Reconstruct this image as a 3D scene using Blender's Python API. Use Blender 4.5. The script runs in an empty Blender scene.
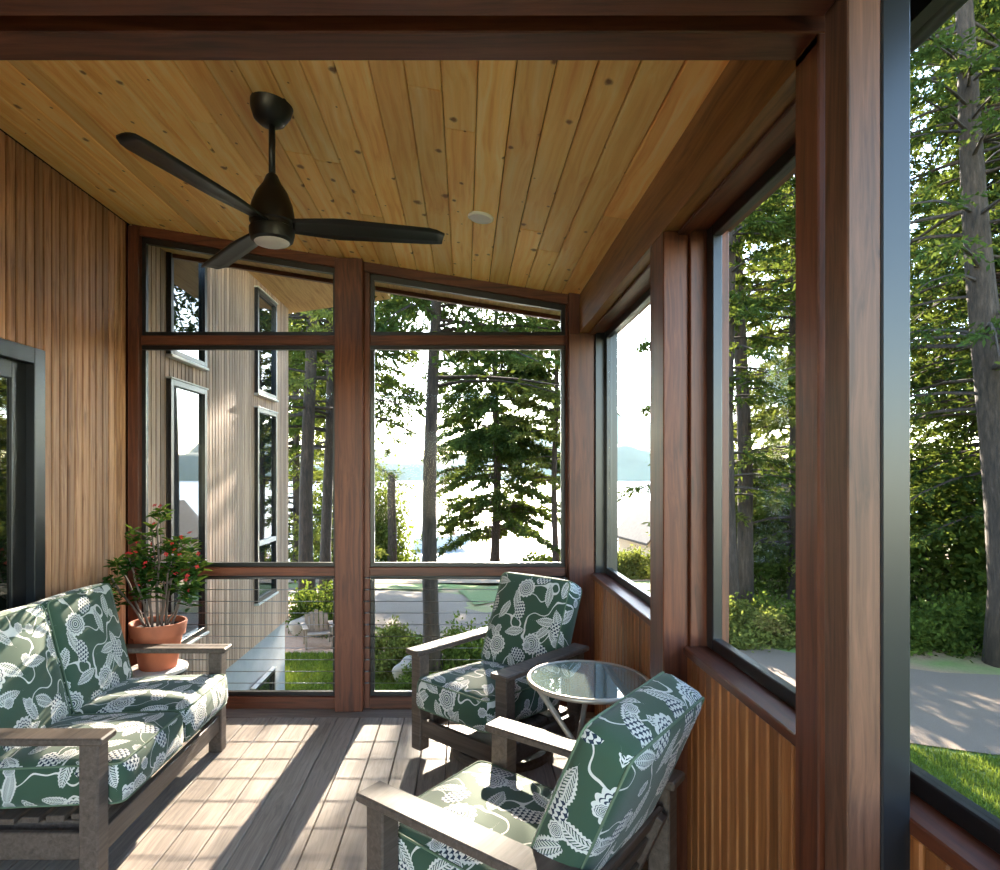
import bpy, bmesh, math, random
import numpy as np
from mathutils import Vector, Matrix, Euler

# ------------------------------------------------------------------ camera, world, sun, exposure
SC = bpy.context.scene
COL = SC.collection
EYE = 1.55
cam_d = bpy.data.cameras.new('camera')
cam_d.sensor_width = 36.0
cam_d.lens = 36.0 * 620.0 / 1000.0
cam_d.shift_x = 0.035
cam_d.shift_y = 0.038
cam_d.clip_start = 0.05
cam_d.clip_end = 6000
cam = bpy.data.objects.new('camera', cam_d)
cam.location = (0, 0, EYE)
cam.rotation_euler = (math.pi / 2, 0, 0)
COL.objects.link(cam)
SC.camera = cam

SUN_AZ, SUN_TAN = 0.075, 0.355           # sun lies ahead, a little to the right, low over the lake
world = bpy.data.worlds.new('sky')
SC.world = world
world.use_nodes = True
wn = world.node_tree
wn.nodes.clear()
sky = wn.nodes.new('ShaderNodeTexSky')
sky.sky_type = 'NISHITA'
sky.sun_disc = False
sky.sun_elevation = math.atan(SUN_TAN)
sky.sun_rotation = math.atan(SUN_AZ)
sky.altitude = 300
sky.air_density = 1.0
sky.dust_density = 0.3
sky.ozone_density = 1.0
bg = wn.nodes.new('ShaderNodeBackground')
bg.inputs['Strength'].default_value = 0.32
wo = wn.nodes.new('ShaderNodeOutputWorld')
wn.links.new(sky.outputs[0], bg.inputs['Color'])
wn.links.new(bg.outputs[0], wo.inputs['Surface'])

sun_d = bpy.data.lights.new('sun', 'SUN')
sun_d.energy = 8.3
sun_d.angle = math.radians(0.6)
sun_d.color = (1.0, 0.86, 0.70)
sun = bpy.data.objects.new('sun', sun_d)
sun.rotation_euler = Vector((-SUN_AZ, -1, -SUN_TAN)).to_track_quat('-Z', 'Y').to_euler()
sun.location = (2, 20, 12)
COL.objects.link(sun)

SC.view_settings.view_transform = 'Standard'
SC.view_settings.look = 'None'
SC.view_settings.gamma = 1.0
SC.view_settings.use_curve_mapping = False
SC.view_settings.exposure = 2.8
SC.cycles.use_denoising = True
SC.cycles.max_bounces = 10
SC.cycles.diffuse_bounces = 6
SC.cycles.glossy_bounces = 4
SC.cycles.transmission_bounces = 6
SC.cycles.transparent_max_bounces = 16
SC.cycles.volume_bounces = 1
SC.cycles.sample_clamp_indirect = 8

RNG = random.Random(7)
NP = np.random.default_rng(11)

# ------------------------------------------------------------------ helpers
def lin(r, g, b):
    def f(c):
        c /= 255.0
        return c / 12.92 if c <= 0.04045 else ((c + 0.055) / 1.055) ** 2.4
    return (f(r), f(g), f(b), 1.0)

def link(o, parent=None):
    COL.objects.link(o)
    if parent is not None:
        o.parent = parent
    return o

def tag(o, label=None, cat=None, group=None, kind=None):
    if label: o['label'] = label
    if cat: o['category'] = cat
    if group: o['group'] = group
    if kind: o['kind'] = kind
    return o

def empty(name, loc=(0, 0, 0), rz=0.0, parent=None):
    o = bpy.data.objects.new(name, None)
    o.empty_display_size = 0.1
    o.location = loc
    o.rotation_euler = (0, 0, rz)
    return link(o, parent)

def thing(name, label, cat, loc=(0, 0, 0), rz=0.0, group=None):
    return tag(empty(name, loc, rz), label, cat, group)

def struct(name, label=None):
    return tag(empty(name), label, None, None, 'structure')

def mesh_np(name, V, F, mats, smooth=False):
    me = bpy.data.meshes.new(name)
    V = np.asarray(V, dtype=np.float32)
    F = np.asarray(F, dtype=np.int32)
    n = F.shape[1]
    me.vertices.add(len(V)); me.vertices.foreach_set('co', V.ravel())
    me.loops.add(F.size); me.loops.foreach_set('vertex_index', F.ravel())
    me.polygons.add(len(F))
    me.polygons.foreach_set('loop_start', np.arange(0, F.size, n, dtype=np.int32))
    if smooth:
        me.polygons.foreach_set('use_smooth', np.ones(len(F), dtype=bool))
    me.update(calc_edges=True)
    me.materials.append(mats)
    return me

def from_bm(name, bm, mat, parent=None, loc=(0, 0, 0), rot=(0, 0, 0), smooth=False):
    me = bpy.data.meshes.new(name)
    bm.normal_update()
    if smooth:
        for f in bm.faces: f.smooth = True
    bm.to_mesh(me); bm.free()
    if mat is not None: me.materials.append(mat)
    o = bpy.data.objects.new(name, me)
    o.location = loc; o.rotation_euler = rot
    return link(o, parent)

BOXES = {}
def box_mesh(dx, dy, dz, mat, bevel):
    key = (round(dx, 4), round(dy, 4), round(dz, 4), mat.name, bevel)
    if key not in BOXES:
        bm = bmesh.new()
        bmesh.ops.create_cube(bm, size=1.0)
        for v in bm.verts:
            v.co.x *= dx; v.co.y *= dy; v.co.z *= dz
        if bevel > 0:
            bmesh.ops.bevel(bm, geom=bm.edges[:], offset=min(bevel, 0.45 * min(dx, dy, dz)), segments=1, affect='EDGES')
        me = bpy.data.meshes.new('box')
        bm.normal_update(); bm.to_mesh(me); bm.free()
        me.materials.append(mat)
        BOXES[key] = me
    return BOXES[key]

def box(name, x0, x1, y0, y1, z0, z1, mat, parent=None, bevel=0.003, rot=(0, 0, 0)):
    me = box_mesh(x1 - x0, y1 - y0, z1 - z0, mat, bevel)
    o = bpy.data.objects.new(name, me)
    o.location = ((x0 + x1) / 2, (y0 + y1) / 2, (z0 + z1) / 2)
    o.rotation_euler = rot
    return link(o, parent)

def bm_box(bm, x0, x1, y0, y1, z0, z1, M=None):
    r = bmesh.ops.create_cube(bm, size=1.0)
    for v in r['verts']:
        c = Vector(((x0 + x1) / 2 + v.co.x * (x1 - x0), (y0 + y1) / 2 + v.co.y * (y1 - y0), (z0 + z1) / 2 + v.co.z * (z1 - z0)))
        v.co = (M @ c) if M else c

def frames(pts):
    pts = [Vector(p) for p in pts]
    T = []
    for i in range(len(pts)):
        a = pts[max(i - 1, 0)]; b = pts[min(i + 1, len(pts) - 1)]
        t = b - a
        T.append(t.normalized() if t.length > 1e-9 else Vector((0, 0, 1)))
    return pts, T

def tube_arrays(pts, rad, n=8, closed=False, cap=True):
    pts, T = frames(pts)
    if closed:
        m = len(pts)
        T = [(pts[(i + 1) % m] - pts[i - 1]).normalized() for i in range(m)]
    if not hasattr(rad, '__len__'): rad = [rad] * len(pts)
    u = T[0].orthogonal().normalized()
    V, F = [], []
    for i, (p, t) in enumerate(zip(pts, T)):
        u = (u - t * u.dot(t))
        u = u.normalized() if u.length > 1e-6 else t.orthogonal().normalized()
        w = t.cross(u)
        for k in range(n):
            a = 2 * math.pi * k / n
            V.append(tuple(p + (u * math.cos(a) + w * math.sin(a)) * rad[i]))
    m = len(pts)
    for i in range(m if closed else m - 1):
        j = (i + 1) % m
        for k in range(n):
            F.append((i * n + k, i * n + (k + 1) % n, j * n + (k + 1) % n, j * n + k))
    if cap and not closed:
        F.append(tuple(range(n))[::-1]); F.append(tuple((m - 1) * n + k for k in range(n)))
    return V, F

def py_obj(name, V, F, mat, parent=None, loc=(0, 0, 0), rot=(0, 0, 0), smooth=False):
    me = bpy.data.meshes.new(name)
    me.from_pydata(V, [], F); me.update()
    if smooth:
        for p in me.polygons: p.use_smooth = True
    me.materials.append(mat)
    o = bpy.data.objects.new(name, me)
    o.location = loc; o.rotation_euler = rot
    return link(o, parent)

def tube(name, pts, rad, mat, parent=None, n=8, closed=False, loc=(0, 0, 0), rot=(0, 0, 0)):
    V, F = tube_arrays(pts, rad, n, closed)
    return py_obj(name, V, F, mat, parent, loc, rot, True)

def lathe(name, prof, mat, parent=None, n=32, loc=(0, 0, 0), rot=(0, 0, 0), smooth=True):
    V, F = [], []
    m = len(prof)
    for (r, z) in prof:
        for k in range(n):
            a = 2 * math.pi * k / n
            V.append((r * math.cos(a), r * math.sin(a), z))
    for i in range(m - 1):
        for k in range(n):
            F.append((i * n + k, i * n + (k + 1) % n, (i + 1) * n + (k + 1) % n, (i + 1) * n + k))
    F.append(tuple(range(n))[::-1]); F.append(tuple((m - 1) * n + k for k in range(n)))
    o = py_obj(name, V, F, mat, parent, loc, rot, False)
    if smooth:
        for p in o.data.polygons:
            p.use_smooth = len(p.vertices) == 4
        try:
            o.data.set_sharp_from_angle(angle=math.radians(40))
        except Exception:
            pass
    return o

def prism(name, poly, z0, z1, mat, parent=None, M=None, loc=(0, 0, 0), bevel=0.0):
    """extrude a 2D polygon (x, y) from z0 to z1; M maps to 3D"""
    n = len(poly)
    V = [Vector((x, y, z0)) for x, y in poly] + [Vector((x, y, z1)) for x, y in poly]
    if M: V = [M @ v for v in V]
    F = [tuple(range(n))[::-1], tuple(range(n, 2 * n))] + [(i, (i + 1) % n, n + (i + 1) % n, n + i) for i in range(n)]
    bm = bmesh.new()
    vs = [bm.verts.new(v) for v in V]
    for f in F: bm.faces.new([vs[i] for i in f])
    bmesh.ops.recalc_face_normals(bm, faces=bm.faces[:])
    if bevel: bmesh.ops.bevel(bm, geom=bm.edges[:], offset=bevel, segments=1, affect='EDGES')
    return from_bm(name, bm, mat, parent, loc)

# ------------------------------------------------------------------ materials
class NT:
    def __init__(s, name):
        s.m = bpy.data.materials.new(name)
        s.m.use_nodes = True
        s.t = s.m.node_tree
        s.b = s.t.nodes['Principled BSDF']
        s.out = s.t.nodes['Material Output']
    def n(s, typ, **kw):
        nd = s.t.nodes.new(typ)
        for k, v in kw.items(): setattr(nd, k, v)
        return nd
    def l(s, a, b): s.t.links.new(a, b)
    def put(s, sock, v):
        if hasattr(v, 'is_linked') or isinstance(v, bpy.types.NodeSocket): s.l(v, sock)
        else: sock.default_value = v
    def math(s, op, a, b=None, c=None):
        nd = s.n('ShaderNodeMath', operation=op)
        s.put(nd.inputs[0], a)
        if b is not None: s.put(nd.inputs[1], b)
        if c is not None: s.put(nd.inputs[2], c)
        return nd.outputs[0]
    def vmath(s, op, a, b=None):
        nd = s.n('ShaderNodeVectorMath', operation=op)
        s.put(nd.inputs[0], a)
        if b is not None: s.put(nd.inputs[1], b)
        return nd.outputs['Value'] if op in ('LENGTH', 'DOT_PRODUCT', 'DISTANCE') else nd.outputs[0]
    def mix(s, f, a, b, blend='MIX'):
        nd = s.n('ShaderNodeMix', data_type='RGBA', blend_type=blend)
        s.put(nd.inputs[0], f); s.put(nd.inputs[6], a); s.put(nd.inputs[7], b)
        return nd.outputs[2]
    def noise(s, vec, scale, detail=3, rough=0.5, dist=0.0, out=0):
        nd = s.n('ShaderNodeTexNoise')
        if vec is not None: s.l(vec, nd.inputs['Vector'])
        nd.inputs['Scale'].default_value = scale
        nd.inputs['Detail'].default_value = detail
        nd.inputs['Roughness'].default_value = rough
        nd.inputs['Distortion'].default_value = dist
        return nd.outputs[out]
    def coord(s, which='Object'):
        return s.n('ShaderNodeTexCoord').outputs[which]
    def mapping(s, vec, scale=(1, 1, 1), loc=(0, 0, 0)):
        nd = s.n('ShaderNodeMapping')
        s.put(nd.inputs[0], vec)
        nd.inputs['Scale'].default_value = scale
        nd.inputs['Location'].default_value = loc
        return nd.outputs[0]
    def ramp(s, f, stops, interp='LINEAR'):
        nd = s.n('ShaderNodeValToRGB')
        cr = nd.color_ramp
        cr.interpolation = interp
        while len(cr.elements) < len(stops): cr.elements.new(0.5)
        for e, (p, c) in zip(cr.elements, stops):
            e.position = p
            e.color = c if hasattr(c, '__len__') else (c, c, c, 1)
        s.put(nd.inputs[0], f)
        return nd.outputs[0]
    def bump(s, h, strength=0.3, dist=0.01):
        nd = s.n('ShaderNodeBump')
        nd.inputs['Strength'].default_value = strength
        nd.inputs['Distance'].default_value = dist
        s.l(h, nd.inputs['Height'])
        s.l(nd.outputs[0], s.b.inputs['Normal'])
    def base(s, v): s.put(s.b.inputs['Base Color'], v)
    def set(s, **kw):
        for k, v in kw.items():
            s.b.inputs[k.replace('_', ' ')].default_value = v
        return s

def wood(name, dark, mid, light, axis, rough=0.55, knots=False, var=0.35, grain=38, spec=0.4, island=False):
    k = NT(name)
    info = k.n('ShaderNodeObjectInfo')
    rnd = info.outputs['Random'] if not island else k.n('ShaderNodeNewGeometry').outputs['Random Per Island']
    off = k.math('MULTIPLY', rnd, 37.0)
    comb = k.n('ShaderNodeCombineXYZ')
    for i in range(3): k.l(off, comb.inputs[i])
    p = k.vmath('ADD', k.coord(), comb.outputs[0])
    st = [1, 1, 1]; st['xyz'.index(axis)] = 0.045
    q = k.mapping(p, tuple(st))
    warp = k.noise(k.mapping(p, tuple(1.0 if c != 1 else 1.0 for c in st)), 1.6, 2, out=1)
    q2 = k.mix(0.06, q, warp, 'ADD')
    g1 = k.noise(q2, grain, 5, 0.6, 0.6)
    g2 = k.noise(q2, grain * 4, 3, 0.6)
    c = k.ramp(g1, [(0.3, dark), (0.5, mid), (0.72, light)])
    fine = k.ramp(g2, [(0.3, 0.78 if not knots else 0.9), (0.6, 1.0)])
    c = k.mix(0.6, c, fine, 'MULTIPLY')
    tone = k.ramp(rnd, [(0.0, 1 - var), (0.5, 1.0), (1.0, 1 + var * 0.45)])
    c = k.mix(1.0, c, tone, 'MULTIPLY')
    if knots:
        sk = [7.0, 7.0, 7.0]; sk['xyz'.index(axis)] = 4.2
        sk = [6.5, 5.5, 1.0]
        vo = k.n('ShaderNodeTexVoronoi', voronoi_dimensions='2D'); k.l(k.mapping(p, tuple(sk)), vo.inputs['Vector'])
        vo.inputs['Scale'].default_value = 1.0
        sep = k.n('ShaderNodeSeparateColor'); k.l(vo.outputs['Color'], sep.inputs[0])
        has = k.math('GREATER_THAN', sep.outputs[0], 0.36)
        size = k.math('MULTIPLY_ADD', k.math('POWER', sep.outputs[1], 2.0), 0.12, 0.035)
        d = k.math('DIVIDE', vo.outputs['Distance'], size)
        d = k.math('ADD', d, k.math('MULTIPLY', k.math('SUBTRACT', k.noise(p, 60, 2), 0.5), 0.8))
        km = k.math('MULTIPLY', k.ramp(d, [(0.45, 1.0), (1.0, 0.0)]), has)
        km = k.math('MULTIPLY', km, 0.85)
        c = k.mix(km, c, lin(104, 50, 22))
    k.base(c)
    k.set(Roughness=rough, Specular_IOR_Level=spec)
    k.bump(g1, 0.12, 0.004)
    return k.m

def plain(name, col, rough=0.5, metal=0.0, noise=0.0, nscale=20, bump=0.0, spec=0.5):
    k = NT(name)
    if noise:
        nz = k.noise(k.coord(), nscale, 5, 0.6)
        k.base(k.mix(1.0, col, k.ramp(nz, [(0.25, 1 - noise), (0.75, 1 + noise)]), 'MULTIPLY'))
        if bump: k.bump(nz, bump, 0.01)
    else:
        k.base(col)
    k.set(Roughness=rough, Metallic=metal, Specular_IOR_Level=spec)
    return k.m

M = {}
FD, FM, FL = lin(66, 33, 20), lin(96, 50, 31), lin(118, 66, 42)
for ax in 'xyz':
    M['frame_' + ax] = wood('fir_trim_' + ax, FD, FM, FL, ax, 0.45, var=0.2, grain=45)
M['beam_y'] = wood('beam_timber', lin(96, 58, 28), lin(132, 86, 46), lin(152, 104, 60), 'y', 0.5, var=0.1)
M['ceil'] = wood('knotty_cedar_ceiling', lin(236, 160, 82), lin(252, 198, 116), lin(255, 220, 152), 'y', 0.5, knots=True, var=0.18, grain=26)
M['siding'] = wood('cedar_siding', lin(130, 86, 58), lin(176, 126, 90), lin(202, 154, 114), 'z', 0.55, var=0.34, grain=34)
M['wainscot'] = wood('cedar_wainscot', lin(110, 62, 32), lin(148, 90, 48), lin(170, 112, 66), 'z', 0.5, var=0.4, grain=34)
M['greysiding'] = wood('weathered_siding', lin(144, 114, 96), lin(168, 138, 118), lin(188, 158, 138), 'z', 0.7, var=0.4, grain=30, island=True)
M['soffit'] = wood('soffit_boards', lin(176, 130, 84), lin(206, 162, 112), lin(220, 180, 130), 'y', 0.6, var=0.1)
M['deck'] = wood('composite_deck', lin(116, 102, 92), lin(140, 125, 113), lin(158, 143, 130), 'y', 0.6, var=0.12, grain=60)
M['deck_x'] = wood('composite_border', lin(96, 84, 76), lin(116, 102, 92), lin(132, 118, 106), 'x', 0.6, var=0.1, grain=60)
M['inner_z'] = wood('inner_post_wood', lin(62, 39, 28), lin(90, 58, 42), lin(108, 72, 54), 'z', 0.5, var=0.05, grain=60)
M['dark_gap'] = plain('dark_sheathing', lin(40, 26, 18), 0.9)
M['poly'] = wood('brown_lumber', lin(72, 60, 52), lin(88, 75, 66), lin(102, 88, 78), 'x', 0.56, var=0.05, grain=60, spec=0.3)
M['black'] = plain('black_metal', lin(20, 20, 22), 0.35, 0.0, spec=0.5)
M['sashmetal'] = plain('dark_sash', lin(34, 36, 40), 0.3, 0.3)
M['steel'] = plain('stainless_steel', lin(128, 126, 124), 0.35, 1.0)
M['fan'] = plain('fan_black', lin(11, 11, 12), 0.42)
M['white'] = plain('white_plastic', lin(232, 228, 220), 0.5)
M['lens'] = plain('frosted_lens', lin(210, 200, 196), 0.4)
M['concrete'] = plain('concrete', lin(134, 136, 140), 0.85, 0, 0.12, 6, 0.1)
M['terracotta'] = plain('terracotta', lin(168, 92, 60), 0.75, 0, 0.15, 14, 0.1)
M['soil'] = plain('soil', lin(50, 36, 26), 0.95, 0, 0.3, 60, 0.4)
M['stone'] = plain('boulder_stone', lin(150, 140, 128), 0.9, 0, 0.25, 5, 0.4)
M['tabletop'] = plain('stand_top', lin(200, 196, 192), 0.5, 0, 0.06, 40)
M['rim'] = plain('champagne_metal', lin(176, 164, 150), 0.4, 0.55)
M['dockwood'] = plain('dock_wood', lin(120, 110, 100), 0.8, 0, 0.2, 8)
M['boatwhite'] = plain('boat_white', lin(226, 226, 226), 0.4)
M['boatblue'] = plain('boat_canvas', lin(70, 90, 116), 0.7)
M['cottage'] = plain('cottage_wall', lin(206, 184, 150), 0.8, 0, 0.06, 3)
M['shed'] = plain('shed_wall', lin(200, 186, 166), 0.8, 0, 0.06, 3)
M['shingle'] = plain('roof_shingle', lin(84, 80, 78), 0.9, 0, 0.2, 8)
M['chairwood'] = plain('weathered_chair_wood', lin(120, 104, 90), 0.8, 0, 0.2, 12)

def glass(name, tint=(0.95, 0.97, 0.96, 1), refl=1.0, ior=1.45):
    k = NT(name)
    k.t.nodes.remove(k.b)
    tr = k.n('ShaderNodeBsdfTransparent'); tr.inputs[0].default_value = tint
    gl = k.n('ShaderNodeBsdfGlossy'); gl.inputs['Roughness'].default_value = 0.0
    gl.inputs['Color'].default_value = (1, 1, 1, 1)
    geo = k.n('ShaderNodeNewGeometry')
    c = k.math('ABSOLUTE', k.vmath('DOT_PRODUCT', geo.outputs['Incoming'], geo.outputs['Normal']))
    f0 = ((ior - 1) / (ior + 1)) ** 2
    f = k.math('MULTIPLY_ADD', k.math('POWER', k.math('SUBTRACT', 1.0, c), 5.0), (1 - f0) * refl, f0 * refl)
    mx = k.n('ShaderNodeMixShader')
    k.l(f, mx.inputs[0]); k.l(tr.outputs[0], mx.inputs[1]); k.l(gl.outputs[0], mx.inputs[2])
    k.l(mx.outputs[0], k.out.inputs['Surface'])
    return k.m
M['glass'] = glass('window_glass', (0.97, 0.98, 0.97, 1), 0.06)
M['tableglass'] = glass('table_glass', (0.7, 0.8, 0.78, 1), 2.0, 1.6)
_t = M['tableglass'].node_tree
_d = _t.nodes.new('ShaderNodeBsdfDiffuse'); _d.inputs[0].default_value = lin(150, 168, 164)  # pale diffuse colour stands in for the whitish reflection on the tabletop
_m = _t.nodes.new('ShaderNodeMixShader'); _m.inputs[0].default_value = 0.35
_o = _t.nodes['Material Output']
_src = _o.inputs['Surface'].links[0].from_socket
_t.links.new(_src, _m.inputs[1]); _t.links.new(_d.outputs[0], _m.inputs[2]); _t.links.new(_m.outputs[0], _o.inputs['Surface'])
k = NT('mirror_glass'); k.base(lin(26, 32, 34)); k.set(Roughness=0.02, Specular_IOR_Level=1.0, IOR=2.2); M['darkglass'] = k.m
k = NT('door_glass'); k.base(lin(10, 14, 12)); k.set(Roughness=0.02, Specular_IOR_Level=1.0, IOR=1.8); M['doorglass'] = k.m

def leafmat(name, c1, c2, trans=0.45):
    k = NT(name)
    k.t.nodes.remove(k.b)
    geo = k.n('ShaderNodeNewGeometry')
    c = k.mix(geo.outputs['Random Per Island'], c1, c2)
    d = k.n('ShaderNodeBsdfDiffuse'); k.l(c, d.inputs[0])
    t = k.n('ShaderNodeBsdfTranslucent')
    k.l(k.mix(0.35, c, lin(140, 150, 50)), t.inputs[0])
    mx = k.n('ShaderNodeMixShader'); mx.inputs[0].default_value = trans
    k.l(d.outputs[0], mx.inputs[1]); k.l(t.outputs[0], mx.inputs[2])
    k.l(mx.outputs[0], k.out.inputs['Surface'])
    return k.m
M['needle'] = leafmat('conifer_needles', lin(32, 48, 25), lin(66, 82, 38), 0.33)
M['needle_dark'] = leafmat('dark_conifer_needles', lin(30, 46, 28), lin(60, 80, 42), 0.35)
M['needle_warm'] = leafmat('light_conifer_needles', lin(66, 74, 38), lin(108, 112, 60), 0.4)
M['leaf'] = leafmat('shrub_leaves', lin(38, 56, 26), lin(80, 96, 42), 0.4)
M['houseleaf'] = leafmat('houseplant_leaves', lin(28, 58, 26), lin(66, 98, 42), 0.15)
M['grassblade'] = leafmat('grass_blades', lin(66, 88, 32), lin(108, 120, 50), 0.35)
M['petal'] = plain('red_petals', lin(190, 32, 36), 0.7)
k = NT('bark')
nz = k.noise(k.mapping(k.coord(), (6, 6, 1.2)), 4, 6, 0.65)
k.base(k.ramp(nz, [(0.3, lin(28, 23, 20)), (0.55, lin(56, 46, 39)), (0.75, lin(80, 68, 60))]))
k.set(Roughness=0.95); k.bump(nz, 0.8, 0.03); M['bark'] = k.m
k = NT('stem_bark'); k.base(lin(96, 84, 74)); k.set(Roughness=0.9); M['stem'] = k.m

k = NT('lawn_ground')
p = k.coord()
n1 = k.noise(p, 0.5, 4); n2 = k.noise(p, 30, 4, 0.7)
g = k.mix(n2, lin(64, 92, 34), lin(120, 140, 62))
e = k.mix(n2, lin(120, 92, 66), lin(166, 136, 104))
k.base(k.mix(k.ramp(n1, [(0.46, 0.0), (0.6, 1.0)]), g, e))
k.set(Roughness=0.95); k.bump(n2, 0.5, 0.03); M['lawn'] = k.m
def ground(name, a, b, sc):
    k = NT(name); nz = k.noise(k.coord(), sc, 5, 0.7); k.base(k.mix(nz, a, b)); k.set(Roughness=0.95); k.bump(nz, 0.5, 0.02); return k.m
M['asphalt'] = ground('asphalt', lin(84, 70, 58), lin(126, 108, 92), 60)
M['sand'] = ground('beach_sand', lin(112, 90, 70), lin(152, 130, 106), 8)
M['mulch'] = ground('mulch', lin(118, 84, 64), lin(184, 146, 116), 24)
M['turf'] = ground('turf', lin(54, 76, 26), lin(92, 110, 44), 20)
k = NT('forested_hill')
nz = k.noise(k.coord(), 0.06, 6, 0.7)
k.base(k.mix(nz, lin(44, 60, 48), lin(84, 98, 78))); k.set(Roughness=1.0); M['hill'] = k.m
k = NT('lake_water')
k.base(lin(60, 78, 88)); k.set(Roughness=0.3, IOR=1.33, Specular_IOR_Level=0.4)
nz = k.noise(k.mapping(k.coord(), (1, 1.6, 1)), 0.9, 5, 0.6); k.bump(nz, 0.9, 0.25); M['water'] = k.m

def fabric(name, scale=1.0):
    k = NT(name)
    uvn = k.n('ShaderNodeUVMap')
    green, white, navy = lin(56, 78, 60), lin(206, 204, 196), lin(34, 48, 66)
    uv = k.mapping(uvn.outputs[0], (scale, scale, 1))
    uv = k.vmath('ADD', uv, k.mapping(k.noise(uv, 9, 2, out=1), (0.02, 0.02, 0), (-0.01, -0.01, 0)))
    def cells(sc, rand, off):
        v = k.n('ShaderNodeTexVoronoi', voronoi_dimensions='2D')
        src = k.mapping(uv, (1, 1, 1), (off, off * 0.6, 0))
        k.l(src, v.inputs['Vector'])
        v.inputs['Scale'].default_value = sc
        v.inputs['Randomness'].default_value = rand
        d = k.vmath('SUBTRACT', src, v.outputs['Position'])
        sp = k.n('ShaderNodeSeparateXYZ'); k.l(d, sp.inputs[0])
        sc_ = k.n('ShaderNodeSeparateColor'); k.l(v.outputs['Color'], sc_.inputs[0])
        return sp.outputs[0], sp.outputs[1], sc_.outputs[0], sc_.outputs[1]
    def rot(x, y, a):
        c, s = k.math('COSINE', a), k.math('SINE', a)
        return (k.math('SUBTRACT', k.math('MULTIPLY', x, c), k.math('MULTIPLY', y, s)),
                k.math('ADD', k.math('MULTIPLY', x, s), k.math('MULTIPLY', y, c)))
    # vines
    vn = k.noise(uv, 5.5, 1, 0.4)
    line = k.math('LESS_THAN', k.math('ABSOLUTE', k.math('SUBTRACT', vn, 0.5)), 0.008)
    col = k.mix(line, green, white)
    # leaves: pointed ovals with a scalloped pale border, navy hatch and pale vein
    x, y, r1, r2 = cells(6.8, 0.75, 3.3)
    u, v = rot(x, y, k.math('MULTIPLY', r1, 6.283))
    tt = k.math('DIVIDE', u, 0.072)
    wv = k.math('MULTIPLY', k.math('SUBTRACT', 1.0, k.math('MULTIPLY', tt, tt)), 0.026)
    wv = k.math('MULTIPLY', wv, k.math('MULTIPLY_ADD', k.math('SINE', k.math('MULTIPLY', u, 520)), 0.09, 1.0))
    q = k.math('DIVIDE', k.math('ABSOLUTE', v), k.math('MAXIMUM', wv, 0.0001))
    inside = k.math('LESS_THAN', q, 1.0)
    hatch = k.math('GREATER_THAN', k.math('SINE', k.math('MULTIPLY', k.math('SUBTRACT', u, k.math('ABSOLUTE', v)), 620)), -0.2)
    lc = k.ramp(q, [(0.0, white), (0.1, navy), (0.2, green), (0.55, navy), (0.66, white)], 'CONSTANT')
    hm = k.math('MULTIPLY', hatch, k.math('MULTIPLY', k.math('LESS_THAN', q, 0.6), k.math('GREATER_THAN', q, 0.12)))
    lc = k.mix(hm, lc, white)
    col = k.mix(inside, col, lc)
    # seed-head clusters of overlapping petals
    x, y, r1, r2 = cells(4.6, 0.7, 7.1)
    u, v = rot(x, y, k.math('MULTIPLY', r1, 6.283))
    el = k.math('ADD', k.math('POWER', k.math('DIVIDE', k.math('ABSOLUTE', u), 0.055), 2.0),
                k.math('POWER', k.math('DIVIDE', k.math('ABSOLUTE', v), 0.036), 2.0))
    row = k.math('FLOOR', k.math('DIVIDE', u, 0.017))
    fu = k.math('FRACT', k.math('DIVIDE', u, 0.017))
    fv = k.math('SUBTRACT', k.math('FRACT', k.math('ADD', k.math('DIVIDE', v, 0.017), k.math('MULTIPLY', row, 0.5))), 0.5)
    arch = k.math('ADD', fu, k.math('MULTIPLY', k.math('MULTIPLY', fv, fv), 2.6))
    cc = k.ramp(arch, [(0.0, navy), (0.22, white), (0.86, navy)], 'CONSTANT')
    ins = k.math('MULTIPLY', k.math('LESS_THAN', el, 1.0), k.math('GREATER_THAN', r2, 0.3))
    col = k.mix(ins, col, cc)
    # round flowers
    def flower(sc, rand, off, R, npet, thr):
        x, y, r1, r2 = cells(sc, rand, off)
        a = k.math('ARCTAN2', y, x)
        r = k.math('SQRT', k.math('ADD', k.math('MULTIPLY', x, x), k.math('MULTIPLY', y, y)))
        sca = k.math('MULTIPLY_ADD', k.math('ABSOLUTE', k.math('SINE', k.math('MULTIPLY', a, npet / 2))), 0.16, 0.86)
        q = k.math('DIVIDE', k.math('DIVIDE', r, R), sca)
        fc = k.ramp(k.math('MULTIPLY', q, 0.8), [(0.0, white), (0.06, navy), (0.14, white), (0.22, green), (0.30, white), (0.38, navy),
                                                  (0.45, white), (0.56, navy), (0.62, white), (0.80, white)], 'CONSTANT')
        ins = k.math('MULTIPLY', k.math('LESS_THAN', q, 1.0), k.math('GREATER_THAN', r2, thr))
        return fc, ins
    fc, ins = flower(4.0, 0.65, 1.7, 0.060, 14, 0.15)
    col = k.mix(ins, col, fc)
    fc, ins = flower(7.0, 0.8, 9.4, 0.024, 8, 0.35)
    col = k.mix(ins, col, fc)
    wv = k.noise(uvn.outputs[0], 700, 1)
    col = k.mix(0.35, col, k.ramp(wv, [(0.3, 0.8), (0.7, 1.1)]), 'MULTIPLY')
    k.base(col)
    k.set(Roughness=0.85, Specular_IOR_Level=0.25)
    k.b.inputs['Sheen Weight'].default_value = 0.15
    k.bump(wv, 0.15, 0.002)
    return k.m
M['fabric'] = fabric('floral_print', 1.0)
M['piping'] = plain('cushion_piping', lin(92, 110, 86), 0.8)

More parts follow.
